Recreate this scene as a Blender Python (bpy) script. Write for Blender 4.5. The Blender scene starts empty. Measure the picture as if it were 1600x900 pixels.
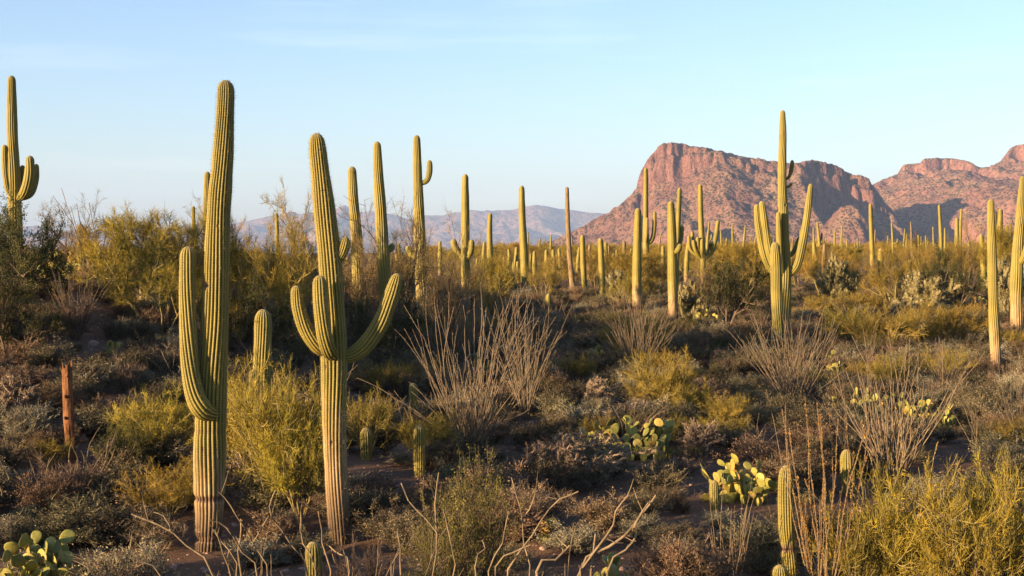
import bpy, math
import numpy as np
from mathutils import Vector

# ------------------------------------------------------------------ camera, sky, sun, exposure
scene = bpy.context.scene
C = scene.collection
CAM_Z = 3.9
FOC = 1600 * 50.0 / 36.0            # focal length in photograph pixels
PITCH = math.atan(70 / FOC)
cam_d = bpy.data.cameras.new('camera'); cam_d.lens = 50; cam_d.sensor_width = 36
cam_d.clip_start = 0.1; cam_d.clip_end = 60000
cam = bpy.data.objects.new('camera', cam_d); C.objects.link(cam)
cam.location = (0, 0, CAM_Z); cam.rotation_euler = (math.pi / 2 - PITCH, 0, 0)
scene.camera = cam

SUN_AZ = math.radians(56)           # behind the camera, to the left
SUN_EL = math.radians(8.8)
to_sun = Vector((-math.sin(SUN_AZ) * math.cos(SUN_EL), -math.cos(SUN_AZ) * math.cos(SUN_EL), math.sin(SUN_EL)))
sun_d = bpy.data.lights.new('sun', 'SUN'); sun_d.energy = 5.0; sun_d.angle = math.radians(0.5)
sun_d.color = (1.0, 0.70, 0.39)
sun = bpy.data.objects.new('sun', sun_d); C.objects.link(sun)
sun.rotation_euler = to_sun.to_track_quat('Z', 'Y').to_euler()

world = bpy.data.worlds.new('World'); scene.world = world; world.use_nodes = True
nt = world.node_tree; nt.nodes.clear()
wout = nt.nodes.new('ShaderNodeOutputWorld'); wbg = nt.nodes.new('ShaderNodeBackground')
sky = nt.nodes.new('ShaderNodeTexSky'); sky.sky_type = 'NISHITA'; sky.sun_disc = False
sky.sun_elevation = SUN_EL
sky.sun_rotation = math.atan2(to_sun.x, to_sun.y)
sky.air_density = 1.0; sky.dust_density = 1.5; sky.ozone_density = 2.6; sky.altitude = 800
wtc = nt.nodes.new('ShaderNodeTexCoord'); wmap = nt.nodes.new('ShaderNodeMapping')
wmap.inputs['Scale'].default_value = (2.2, 2.2, 26.0)
wns = nt.nodes.new('ShaderNodeTexNoise'); wns.inputs['Scale'].default_value = 1.6
wns.inputs['Detail'].default_value = 6; wns.inputs['Roughness'].default_value = 0.55
wrp = nt.nodes.new('ShaderNodeValToRGB')
wrp.color_ramp.elements[0].position = 0.58; wrp.color_ramp.elements[0].color = (0, 0, 0, 1)
wrp.color_ramp.elements[1].position = 0.80; wrp.color_ramp.elements[1].color = (0.08, 0.08, 0.08, 1)
wmix = nt.nodes.new('ShaderNodeMixRGB'); wmix.inputs['Color2'].default_value = (8.6, 8.4, 8.2, 1)
nt.links.new(wtc.outputs['Generated'], wmap.inputs['Vector']); nt.links.new(wmap.outputs['Vector'], wns.inputs['Vector'])
nt.links.new(wns.outputs['Fac'], wrp.inputs['Fac']); nt.links.new(wrp.outputs['Color'], wmix.inputs['Fac'])
wtint = nt.nodes.new('ShaderNodeMixRGB'); wtint.blend_type = 'MULTIPLY'; wtint.inputs['Fac'].default_value = 1; wtint.inputs['Color2'].default_value = (1.07, .975, 1.01, 1)
nt.links.new(sky.outputs['Color'], wtint.inputs['Color1']); nt.links.new(wtint.outputs['Color'], wmix.inputs['Color1']); nt.links.new(wmix.outputs['Color'], wbg.inputs['Color'])
wbg.inputs['Strength'].default_value = 0.076
nt.links.new(wbg.outputs['Background'], wout.inputs['Surface'])

vs = scene.view_settings
vs.view_transform = 'Standard'; vs.look = 'None'; vs.gamma = 1.0; vs.use_curve_mapping = False
vs.exposure = 2.05

# ------------------------------------------------------------------ numeric helpers
def ss(a, b, x):
    t = np.clip((np.asarray(x, float) - a) / (b - a), 0, 1)
    return t * t * (3 - 2 * t)

def _h(ix, iy, seed):
    n = (ix.astype(np.int64) * 374761393 + iy.astype(np.int64) * 668265263 + seed * 982451653) & 0x7fffffff
    n = ((n ^ (n >> 13)) * 1274126177) & 0x7fffffff
    n = (n ^ (n >> 16)) & 0xffff
    return n / 65535.0

def vnoise(x, y, seed=0):
    x = np.asarray(x, float); y = np.asarray(y, float)
    x, y = np.broadcast_arrays(x, y)
    ix = np.floor(x); iy = np.floor(y); fx = x - ix; fy = y - iy
    fx = fx * fx * (3 - 2 * fx); fy = fy * fy * (3 - 2 * fy)
    a = _h(ix, iy, seed); b = _h(ix + 1, iy, seed); c = _h(ix, iy + 1, seed); d = _h(ix + 1, iy + 1, seed)
    return (a * (1 - fx) + b * fx) * (1 - fy) + (c * (1 - fx) + d * fx) * fy

def fbm(x, y, seed=0, oct=5, gain=0.5):
    s = 0; a = 1; t = 0
    for k in range(oct):
        s = s + a * vnoise(np.asarray(x) * 2 ** k + 17.3 * k, np.asarray(y) * 2 ** k - 9.1 * k, seed + k); t += a; a *= gain
    return s / t

def ridged(x, y, seed=0, oct=5, gain=0.5):
    s = 0; a = 1; t = 0
    for k in range(oct):
        n = 1 - np.abs(2 * vnoise(np.asarray(x) * 2 ** k + 3.7 * k, np.asarray(y) * 2 ** k + 5.9 * k, seed + k) - 1)
        s = s + a * n * n; t += a; a *= gain
    return s / t

def g(x, y):
    """height of the ground"""
    x = np.asarray(x, float); y = np.asarray(y, float)
    z = 2.2 * (1 - ss(1.5, 14, y))
    z = z + 3.0 * (1 - ss(-13, -1, x)) * ss(15, 42, y) * (1 - ss(50, 130, y))
    z = z + 0.8 * ss(35, 130, y)
    z = z - 70 * ss(300, 4000, y) * (1 - ss(-150, 200, x))
    near = 1 - ss(150, 400, np.hypot(x, y))
    z = z + near * (0.35 * (fbm(x / 7, y / 7, 3, 3) - 0.5) + 0.10 * (fbm(x / 1.3, y / 1.3, 9, 3) - 0.5))
    return z
def G(x, y): return float(g(x, y))

cp, sp = math.cos(PITCH), math.sin(PITCH)
def P(px, py, D):
    """the point at depth D (metres north of the camera) seen at a photograph pixel"""
    dx = (px - 800) / FOC; dz = (450 - py) / FOC
    ry = cp + sp * dz; rz = -sp + cp * dz
    k = D / ry
    return np.array([dx * k, D, CAM_Z + rz * k])
def hit(px, py):
    """where the sight line meets the ground"""
    D = 6.0
    while D < 400:
        p = P(px, py, D)
        if p[2] <= G(p[0], p[1]): return D
        D *= 1.01
    return 400.0

def unit(v):
    v = np.asarray(v, float); return v / np.maximum(np.linalg.norm(v, axis=-1, keepdims=True), 1e-9)

# ------------------------------------------------------------------ mesh helpers
class Buf:
    def __init__(s): s.V = []; s.Q = []; s.T = []; s.QM = []; s.TM = []; s.A = {}; s.n = 0
    def add(s, V, Q=None, T=None, mat=0, **attrs):
        V = np.asarray(V, float).reshape(-1, 3); b = s.n; m = len(V)
        s.V.append(V)
        if Q is not None and len(Q): s.Q.append(np.asarray(Q) + b); s.QM.append(np.full(len(Q), mat))
        if T is not None and len(T): s.T.append(np.asarray(T) + b); s.TM.append(np.full(len(T), mat))
        for k, v in attrs.items():
            s.A.setdefault(k, []).append((b, np.broadcast_to(np.asarray(v, float), (m,)).copy()))
        s.n += m
    def mesh(s, name, mats, smooth=True):
        me = bpy.data.meshes.new(name)
        V = np.concatenate(s.V)
        Q = np.concatenate(s.Q) if s.Q else np.zeros((0, 4), int)
        T = np.concatenate(s.T) if s.T else np.zeros((0, 3), int)
        me.vertices.add(len(V)); me.vertices.foreach_set('co', V.astype(np.float32).ravel())
        li = np.concatenate([Q.ravel(), T.ravel()]).astype(np.int32)
        me.loops.add(len(li)); me.loops.foreach_set('vertex_index', li)
        nq, ntr = len(Q), len(T)
        st = np.concatenate([np.arange(nq) * 4, nq * 4 + np.arange(ntr) * 3]).astype(np.int32)
        me.polygons.add(nq + ntr); me.polygons.foreach_set('loop_start', st)
        me.polygons.foreach_set('loop_total', np.concatenate([np.full(nq, 4), np.full(ntr, 3)]).astype(np.int32))
        mi = np.concatenate((s.QM or [np.zeros(0)]) + (s.TM or [np.zeros(0)])).astype(np.int32)
        me.polygons.foreach_set('material_index', mi)
        me.polygons.foreach_set('use_smooth', np.full(nq + ntr, smooth))
        for k, lst in s.A.items():
            arr = np.zeros(len(V), np.float32)
            for b, v in lst: arr[b:b + len(v)] = v
            at = me.attributes.new(k, 'FLOAT', 'POINT'); at.data.foreach_set('value', arr)
        for m in mats: me.materials.append(m)
        me.update(calc_edges=True); me.validate()
        return me

def tube_frames(pts):
    pts = np.asarray(pts, float); t = np.gradient(pts, axis=0); t = unit(t)
    u = np.zeros_like(t); ref = np.array([1.0, 0, 0]) if abs(t[0][0]) < 0.8 else np.array([0, 1.0, 0])
    a = ref - t[0] * np.dot(ref, t[0]); u[0] = a / np.linalg.norm(a)
    for i in range(1, len(pts)):
        a = u[i - 1] - t[i] * np.dot(u[i - 1], t[i]); u[i] = a / max(np.linalg.norm(a), 1e-9)
    return t, u, np.cross(t, u)

def tube(buf, pts, rad, k=5, mat=0, **attrs):
    pts = np.asarray(pts, float); n = len(pts); t, u, v = tube_frames(pts)
    th = np.arange(k) / k * 2 * np.pi
    rad = np.broadcast_to(np.asarray(rad, float), (n,))
    V = pts[:, None] + rad[:, None, None] * (np.cos(th)[None, :, None] * u[:, None] + np.sin(th)[None, :, None] * v[:, None])
    i = np.arange(n - 1)[:, None] * k; j = np.arange(k)[None]; j2 = (j + 1) % k
    Q = np.stack([i + j, i + j2, i + k + j2, i + k + j], -1).reshape(-1, 4)
    buf.add(V, Q, mat=mat, **attrs)

def ribbons(buf, Pt, D, L, W, rng, bend=0.25, mat=0, taper=(1, .85, .2), tv=None):
    n = len(Pt)
    if n == 0: return
    D = unit(D); side = unit(np.cross(D, rng.normal(size=(n, 3))))
    bd = rng.normal(size=(n, 3)) * bend
    L = np.broadcast_to(L, (n,))[:, None]; W = np.broadcast_to(W, (n,))[:, None]
    rows = []
    for t, w in zip((0, .5, 1.0), taper):
        c = Pt + D * L * t + bd * L * t * t
        rows += [c - side * W * w / 2, c + side * W * w / 2]
    V = np.stack(rows, 1).reshape(-1, 3)
    b = np.arange(n)[:, None] * 6
    Q = np.concatenate([b + np.array([[0, 1, 3, 2]]), b + np.array([[2, 3, 5, 4]])])
    tint = np.repeat(rng.random(n) if tv is None else np.clip(tv * .65 + rng.random(n) * .4, 0, 1), 6)
    buf.add(V, Q, mat=mat, tint=tint)

def leaves(buf, Cn, L, W, rng, mat=0, up=0.0, tv=None):
    n = len(Cn)
    a = unit(rng.normal(size=(n, 3)) + np.array([0, 0, up])); b = unit(np.cross(a, rng.normal(size=(n, 3))))
    nn = np.cross(a, b)
    L = np.broadcast_to(L, (n,))[:, None]; W = np.broadcast_to(W, (n,))[:, None]
    V = np.stack([Cn - a * L / 2, Cn + b * W / 2 + nn * W * .15, Cn + a * L / 2, Cn - b * W / 2 + nn * W * .15], 1).reshape(-1, 3)
    Q = np.arange(n * 4).reshape(n, 4)
    buf.add(V, Q, mat=mat, tint=np.repeat(rng.random(n) if tv is None else np.clip(tv * .65 + rng.random(n) * .4, 0, 1), 4))

def link(name, me, parent=None, loc=(0, 0, 0)):
    o = bpy.data.objects.new(name, me); C.objects.link(o); o.location = loc
    if parent is not None: o.parent = parent
    return o
def tag(o, label=None, cat=None, group=None, kind=None):
    if label: o['label'] = label
    if cat: o['category'] = cat
    if group: o['group'] = group
    if kind: o['kind'] = kind
    return o
def empty(name, loc, rz=0):
    o = bpy.data.objects.new(name, None); C.objects.link(o); o.location = loc; o.rotation_euler = (0, 0, rz)
    o.empty_display_size = 0.2
    return o

# ------------------------------------------------------------------ materials
class M:
    def __init__(s, name, rough=0.85, spec=0.2):
        s.m = bpy.data.materials.new(name); s.m.use_nodes = True; s.t = s.m.node_tree
        s.b = s.t.nodes['Principled BSDF']; s.b.inputs['Roughness'].default_value = rough
        s.b.inputs['Specular IOR Level'].default_value = spec
        s.out = s.t.nodes['Material Output']
    def n(s, typ, **kw):
        nd = s.t.nodes.new(typ)
        for k, v in kw.items():
            if k in nd.inputs: nd.inputs[k].default_value = v
            else: setattr(nd, k, v)
        return nd
    def l(s, a, b): s.t.links.new(a, b)
    def attr(s, name): return s.n('ShaderNodeAttribute', attribute_name=name).outputs['Fac']
    def noise(s, scale, detail=4, rough=0.55, coord='Object', vscale=None):
        tc = s.n('ShaderNodeTexCoord'); v = tc.outputs[coord]
        if vscale:
            mp = s.n('ShaderNodeMapping'); mp.inputs['Scale'].default_value = vscale
            s.l(v, mp.inputs['Vector']); v = mp.outputs['Vector']
        n = s.n('ShaderNodeTexNoise'); n.inputs['Scale'].default_value = scale
        n.inputs['Detail'].default_value = detail; n.inputs['Roughness'].default_value = rough
        s.l(v, n.inputs['Vector']); return n.outputs['Fac']
    def ramp(s, fac, stops):
        r = s.n('ShaderNodeValToRGB'); e = r.color_ramp.elements
        while len(e) < len(stops): e.new(0.5)
        for el, (p, c) in zip(e, stops):
            el.position = p; el.color = (*c, 1) if len(c) == 3 else c
        s.l(fac, r.inputs['Fac']); return r.outputs['Color']
    def mix(s, fac, a, b, typ='MIX'):
        m = s.n('ShaderNodeMixRGB', blend_type=typ)
        for i, x in ((0, fac), (1, a), (2, b)):
            if isinstance(x, (int, float)): m.inputs[i].default_value = x
            elif isinstance(x, tuple): m.inputs[i].default_value = (*x, 1)
            else: s.l(x, m.inputs[i])
        return m.outputs['Color']
    def math(s, op, a, b=0.0):
        m = s.n('ShaderNodeMath', operation=op)
        for i, x in ((0, a), (1, b)):
            if isinstance(x, (int, float)): m.inputs[i].default_value = x
            else: s.l(x, m.inputs[i])
        return m.outputs[0]
    def bump(s, h, strength=0.4, dist=0.02):
        b = s.n('ShaderNodeBump'); b.inputs['Strength'].default_value = strength; b.inputs['Distance'].default_value = dist
        s.l(h, b.inputs['Height']); s.l(b.outputs['Normal'], s.b.inputs['Normal'])
    def color(s, c): s.l(c, s.b.inputs['Base Color'])

def foliage_mat(name, c1, c2, c3, trans=0.3, objvar=0.35, alt=None):
    k = M(name, 0.75, 0.15)
    col = k.ramp(k.attr('tint'), [(0.0, c1), (0.55, c2), (1.0, c3)])
    oi = k.n('ShaderNodeObjectInfo')
    hs = k.n('ShaderNodeHueSaturation')
    if alt:
        for i, a in enumerate(alt):      # some plants of the kind are paler or drier
            f = k.ramp(k.math('FRACT', k.math('MULTIPLY', oi.outputs['Random'], 3.7 + 5.3 * i)), [(0.72, (0, 0, 0)), (0.78, (1, 1, 1))])
            col = k.mix(f, col, k.ramp(k.attr('tint'), [(0.0, tuple(q * .3 for q in a)), (1.0, a)]))
    k.l(col, hs.inputs['Color'])
    v = k.math('ADD', k.math('MULTIPLY', oi.outputs['Random'], objvar * 1.2), 1 - objvar * 0.6)
    k.l(v, hs.inputs['Value'])
    hh = k.math('ADD', k.math('MULTIPLY', k.math('FRACT', k.math('MULTIPLY', oi.outputs['Random'], 7.31)), 0.03), 0.485)
    k.l(hh, hs.inputs['Hue'])
    k.color(hs.outputs['Color'])
    tr = k.n('ShaderNodeBsdfTranslucent'); k.l(hs.outputs['Color'], tr.inputs['Color'])
    mx = k.n('ShaderNodeMixShader'); mx.inputs[0].default_value = trans
    k.l(k.b.outputs[0], mx.inputs[1]); k.l(tr.outputs[0], mx.inputs[2]); k.l(mx.outputs[0], k.out.inputs['Surface'])
    return k.m
def wood_mat(name, c1, c2, scale=14):
    k = M(name, 0.9, 0.1)
    nn = k.noise(scale, 5, 0.6, vscale=(1, 1, .35)); k.color(k.ramp(nn, [(0.3, c1), (0.7, c2)])); k.bump(nn, 0.4, 0.01)
    return k.m

mat = {}
mat['pv_twig'] = foliage_mat('palo_verde_twig', (.085, .070, .012), (.215, .155, .022), (.37, .245, .038), trans=.22)
mat['pv_dry'] = foliage_mat('sparse_twig', (.115, .082, .03), (.20, .14, .052), (.28, .20, .08))
mat['gold'] = foliage_mat('golden_twig', (.12, .102, .015), (.275, .21, .026), (.46, .325, .042), trans=.22)
mat['creosote'] = foliage_mat('creosote_leaf', (.04, .046, .011), (.11, .105, .024), (.22, .19, .045), trans=.2)
mat['bursage'] = foliage_mat('bursage_leaf', (.028, .027, .015), (.10, .088, .048), (.27, .215, .12), trans=.15, objvar=0.7, alt=[(.36, .31, .20), (.26, .17, .10)])
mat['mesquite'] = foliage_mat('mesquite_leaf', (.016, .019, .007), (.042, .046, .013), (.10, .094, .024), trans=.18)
mat['dry'] = foliage_mat('dry_twig', (.06, .042, .028), (.14, .098, .064), (.27, .195, .13), trans=0.1, objvar=.6, alt=[(.38, .29, .19)])
mat['cholla_spine'] = foliage_mat('cholla_spine', (.13, .115, .045), (.22, .19, .08), (.32, .27, .12))
mat['spine'] = foliage_mat('cactus_spine', (.12, .09, .04), (.20, .15, .07), (.30, .23, .12), trans=0.15)
mat['orange_leaf'] = foliage_mat('orange_leaf', (.26, .13, .03), (.40, .22, .05), (.52, .32, .08))
mat['bark'] = wood_mat('green_bark', (.11, .09, .035), (.25, .20, .08))
mat['darkbark'] = wood_mat('dark_bark', (.05, .037, .026), (.14, .10, .07))
mat['cane'] = wood_mat('ocotillo_cane', (.065, .05, .034), (.21, .158, .104), 22)
mat['palecane'] = wood_mat('pale_cane', (.075, .057, .036), (.24, .178, .11), 22)
mat['cholla'] = wood_mat('cholla_stem', (.10, .085, .04), (.24, .20, .10), 20)
mat['deadcholla'] = wood_mat('dry_cholla_stem', (.12, .085, .06), (.30, .22, .16), 20)

# saguaro skin
k = M('saguaro_skin', 0.6, 0.28)
big = k.noise(1.2, 3); fine = k.noise(26, 5, 0.65)
green = k.ramp(big, [(0.3, (.095, .087, .013)), (0.72, (.235, .178, .024))])
green = k.mix(k.math('MULTIPLY', fine, 0.45), green, (.085, .085, .02))
crest = k.attr('crest'); ln = k.attr('along')
bead = k.math('ADD', k.math('MULTIPLY', k.math('SINE', k.math('MULTIPLY', ln, 2 * math.pi / 0.035)), 0.3), 0.6)
cr = k.math('MULTIPLY', k.math('POWER', crest, 2.5), bead)
green = k.mix(k.math('MULTIPLY', cr, 0.62), green, (.33, .255, .075))
wstreak = k.noise(9, 5, 0.7, vscale=(1, 1, .22))
wood = k.ramp(wstreak, [(0.25, (.10, .058, .028)), (0.5, (.27, .18, .085)), (0.8, (.38, .27, .14))])
wf = k.ramp(k.math('ADD', k.attr('woody'), k.math('MULTIPLY', k.math('SUBTRACT', wstreak, 0.5), 0.9)), [(0.35, (0, 0, 0)), (0.75, (1, 1, 1))])
col = k.mix(wf, green, wood)
col = k.mix(k.ramp(k.math('ADD', k.attr('woody'), k.math('MULTIPLY', k.math('SUBTRACT', wstreak, 0.5), 0.35)), [(0.74, (0, 0, 0)), (0.92, (.9, .9, .9))]), col, (.055, .034, .02))
vor = k.n('ShaderNodeTexVoronoi'); vor.inputs['Scale'].default_value = 5.5
tcx = k.n('ShaderNodeTexCoord'); k.l(tcx.outputs['Object'], vor.inputs['Vector'])
patch = k.ramp(k.noise(2.6, 6, .72, vscale=(1, 1, .5)), [(0.63, (0, 0, 0)), (0.70, (.75, .75, .75))])
col = k.mix(patch, col, k.ramp(fine, [(0.3, (.12, .085, .045)), (0.7, (.27, .20, .11))]))
pits = k.ramp(vor.outputs['Distance'], [(0.055, (1, 1, 1)), (0.075, (0, 0, 0))])
col = k.mix(k.math('MULTIPLY', pits, 0.75), col, (.05, .035, .02))
col = k.mix(k.ramp(k.attr('scar'), [(0.1, (0, 0, 0)), (0.5, (1, 1, 1))]), col, (.15, .09, .052))
col = k.mix(k.ramp(k.attr('scar'), [(0.6, (0, 0, 0)), (0.85, (1, 1, 1))]), col, (.025, .015, .01))
tip = k.attr('tip')
col = k.mix(k.math('MULTIPLY', tip, 0.55), col, (.40, .33, .18))
k.color(col); k.bump(fine, 0.35, 0.012)
mat['saguaro'] = k.m

k = M('dead_saguaro_skin', 0.9, 0.1)
wstreak = k.noise(8, 6, 0.7, vscale=(1, 1, .3))
k.color(k.ramp(wstreak, [(0.28, (.06, .042, .024)), (0.5, (.17, .12, .062)), (0.75, (.25, .185, .10))])); k.bump(wstreak, 0.6, 0.03)
mat['saguaro_dead'] = k.m
k = M('rusty_wood', 0.9, 0.1)
wstreak = k.noise(7, 6, 0.7, vscale=(1, 1, .4))
k.color(k.ramp(wstreak, [(0.36, (.025, .014, .009)), (0.47, (.11, .050, .024)), (0.6, (.19, .088, .038)), (0.78, (.27, .165, .085))])); k.bump(wstreak, 0.6, 0.02)
mat['rust'] = k.m

# prickly pear pad
k = M('prickly_pear_skin', 0.55, 0.3)
oi = k.n('ShaderNodeObjectInfo'); base = k.ramp(oi.outputs['Random'], [(0.0, (.13, .14, .03)), (0.6, (.26, .245, .05)), (0.9, (.33, .25, .05)), (1.0, (.36, .19, .05))])
vor = k.n('ShaderNodeTexVoronoi'); vor.inputs['Scale'].default_value = 26; tcx = k.n('ShaderNodeTexCoord'); k.l(tcx.outputs['Object'], vor.inputs['Vector'])
dots = k.ramp(vor.outputs['Distance'], [(0.2, (1, 1, 1)), (0.34, (0, 0, 0))])
base = k.mix(k.math('MULTIPLY', dots, 0.6), base, (.16, .09, .04))
base = k.mix(k.math('MULTIPLY', k.noise(9, 4), 0.35), base, (.14, .12, .03))
base = k.mix(k.ramp(k.noise(14, 5, .7, coord='Object'), [(0.60, (0, 0, 0)), (0.68, (.8, .8, .8))]), base, (.19, .12, .055))
k.color(base); mat['pad'] = k.m

# ground
k = M('desert_soil', 0.95, 0.08)
n1 = k.noise(0.35, 6, 0.6); n2 = k.noise(5, 6, 0.65); n3 = k.noise(38, 4, 0.7)
soil = k.ramp(n1, [(0.3, (.095, .056, .034)), (0.7, (.20, .116, .070))])
soil = k.mix(k.math('MULTIPLY', n2, 0.5), soil, (.13, .085, .06))
soil = k.mix(k.ramp(n3, [(0.55, (0, 0, 0)), (0.7, (.6, .6, .6))]), soil, (.36, .26, .20))
k.color(soil); k.bump(k.math('ADD', n2, k.math('MULTIPLY', n3, 0.5)), 0.9, 0.06)
mat['soil'] = k.m
mat['rock'] = wood_mat('desert_rock', (.17, .10, .075), (.38, .25, .19), 8)

# mountains
def mountain_mat(name, rock1, rock2, rock3, grass, bush, sc, far=False):
    k = M(name, 0.95, 0.05)
    n1 = k.noise(sc * 0.012, 6, 0.6); n2 = k.noise(sc * 0.06, 6, 0.65); n3 = k.noise(sc * .10, 4, 0.6, vscale=(1, 1, .25))
    rock = k.ramp(n3, [(0.3, rock1), (0.52, rock2), (0.75, rock3)])
    slope = k.ramp(n1, [(0.38, rock2), (0.62, grass)])
    slope = k.mix(k.math('MULTIPLY', n2, 0.35), slope, rock1)
    geo = k.n('ShaderNodeNewGeometry'); sx = k.n('ShaderNodeSeparateXYZ'); k.l(geo.outputs['Normal'], sx.inputs[0])
    steep = k.ramp(k.math('ADD', sx.outputs['Z'], k.math('MULTIPLY', k.math('SUBTRACT', n2, 0.5), 0.25)), [(0.52, (1, 1, 1)), (0.68, (0, 0, 0))])
    col = k.mix(steep, slope, rock)
    vor = k.n('ShaderNodeTexVoronoi'); vor.inputs['Scale'].default_value = sc * 0.19; tc = k.n('ShaderNodeTexCoord')
    k.l(tc.outputs['Object'], vor.inputs['Vector'])
    dots = k.ramp(k.math('ADD', vor.outputs['Distance'], k.math('MULTIPLY', k.noise(sc * .03, 4), 0.5)), [(0.60, (1, 1, 1)), (0.70, (0, 0, 0))])
    inv = k.math('SUBTRACT', 1.0, k.math('MULTIPLY', steep, 0.7))
    col = k.mix(k.math('MULTIPLY', k.math('MULTIPLY', dots, inv), 0.9), col, bush)
    k.color(col)
    k.bump(k.math('ADD', n3, k.math('ADD', n2, k.math('MULTIPLY', dots, 0.25))), 0.9, 5.0 / sc if not far else 30)
    return k.m
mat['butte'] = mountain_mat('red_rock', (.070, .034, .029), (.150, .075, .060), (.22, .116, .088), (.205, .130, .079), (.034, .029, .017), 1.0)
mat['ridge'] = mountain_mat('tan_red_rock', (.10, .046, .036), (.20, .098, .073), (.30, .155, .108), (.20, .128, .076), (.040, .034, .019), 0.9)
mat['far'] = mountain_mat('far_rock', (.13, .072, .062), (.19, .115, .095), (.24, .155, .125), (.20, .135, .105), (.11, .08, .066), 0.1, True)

# ------------------------------------------------------------------ the ground
def build_ground():
    R = 16500
    r = np.concatenate([[0.25], np.geomspace(0.6, R, 330)])
    fine = np.radians(np.arange(-40, 40.01, 0.35)); rest = np.radians(np.arange(44, 317, 4))
    th = np.concatenate([fine, rest]); n = len(th)
    X = r[:, None] * np.sin(th); Y = r[:, None] * np.cos(th); Z = g(X, Y)
    V = np.stack([X, Y, Z], -1).reshape(-1, 3)
    i = np.arange(len(r) - 1)[:, None] * n; j = np.arange(n)[None]; j2 = (j + 1) % n
    Q = np.stack([i + j, i + n + j, i + n + j2, i + j2], -1).reshape(-1, 4)
    b = Buf(); b.add(V, Q); cidx = b.n; b.add([[0, 0, G(0, 0)]])
    T = [[cidx, a, (a + 1) % n] for a in range(n)]
    b.T.append(np.array(T)); b.TM.append(np.zeros(len(T)))
    tag(link('ground', b.mesh('ground', [mat['soil']])), kind='structure')
build_ground()

# ------------------------------------------------------------------ mountains
def crest_of(pxs, pys, D):
    pts = [P(a, b_, D) for a, b_ in zip(pxs, pys)]
    return np.array([p[0] for p in pts]), np.array([p[2] for p in pts])

def grid_mesh(name, X, Y, Z, material):
    ny, nx = X.shape
    i = np.arange(ny - 1)[:, None] * nx; j = np.arange(nx - 1)[None]
    Q = np.stack([i + j, i + j + 1, i + nx + j + 1, i + nx + j], -1).reshape(-1, 4)
    b = Buf(); b.add(np.stack([X, Y, Z], -1), Q)
    o = link(name, b.mesh(name, [material])); tag(o, kind='structure'); return o

def butte():
    D = 2500
    cx, cz = crest_of([760, 800, 835, 870, 915, 950, 985, 998, 1004, 1014, 1022, 1035, 1050, 1075, 1110, 1150, 1190, 1220, 1240, 1252, 1275, 1300, 1325, 1345, 1362, 1372, 1384, 1400, 1440, 1500],
                      [408, 398, 388, 374, 352, 334, 309, 292, 268, 250, 240, 227, 224, 226, 233, 242, 250, 255, 256, 253, 250, 257, 268, 274, 282, 296, 312, 335, 365, 400], D)
    x = np.arange(P(755, 380, D)[0], P(1500, 380, D)[0], 2.6); y = np.arange(1950, 2800, 3.2)
    X, Y = np.meshgrid(x, y)
    H = np.interp(X, cx, cz)
    wob = 34 * (fbm(X / 75, X * 0 + 2.2, 21, 4) - 0.5) + 26 * (ridged(X / 24, Y / 90, 5, 4, .6) - 0.5)
    pxx = X / D * FOC + 800
    Yr = D + 30 * np.sin(X / 140) + wob + 55 * ss(1230, 1330, pxx)
    H = CAM_Z + (H - CAM_Z) * Yr / D
    s = Yr - Y
    cl = 0.42 * (ss(985, 1003, pxx) * (1 - ss(1060, 1120, pxx))) + 0.09 * ss(1060, 1110, pxx) * (1 - ss(1220, 1250, pxx)) + 0.50 * ss(1235, 1258, pxx) * (1 - ss(1372, 1392, pxx))
    ch = cl * np.maximum(H, 1) * (0.75 + 0.5 * fbm(X / 45, X * 0 + 7.7, 31, 3))
    led = 22 + 26 * fbm(X / 50, Y / 60, 44, 3)
    cliff = 0.35 * ss(6, 15, s) + 0.65 * ss(led - 6, led + 9, s)
    s2 = D + 30 * np.sin(X / 140) + 55 * ss(1230, 1330, pxx) - Y
    st = s + (s2 - s) * 0.8 * ss(15, 90, s2)
    tal = np.maximum(st - 14 - 26 * np.clip(cl / .4, 0, 1), 0)
    front = H - ch * cliff - tal * 0.50 - 0.00006 * tal ** 2 + 0.00022 * np.minimum(tal, 500) ** 2
    back = H - np.maximum(-s, 0) * 0.38 - np.maximum(-s - 15, 0) * 0.6 * ss(1240, 1300, pxx)
    Z = np.where(s > 0, front, back)
    amp = ss(0, 40, s) * np.clip(H / 80, 0, 1)
    Z = Z + amp * (15 * (ridged(X / 120 + .3 * fbm(X / 60, Y / 60, 8), Y / 300, 12, 4) - 0.45) + 20 * (fbm(X / 26, Y / 26, 15, 4) - 0.5))
    Z = Z + 9.0 * (fbm(X / 9, Y / 9, 77, 3) - 0.5) * ss(2, 20, s + 12)
    # a rocky knoll at the foot of the slope
    for kx, ky, kh, kr in ((P(1325, 380, 2150)[0], 2150, 62, 60), (P(1085, 380, 2200)[0], 2200, 42, 45)):
        rr = np.hypot(X - kx, (Y - ky) * .8) / kr
        Z = np.maximum(Z, kh * (1 - rr ** 1.3) + 14 * (ridged(X / 22, Y / 22, 61, 3) - .5))
    Z = np.maximum(Z, -12)
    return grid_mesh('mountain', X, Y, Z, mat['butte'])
butte()

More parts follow.
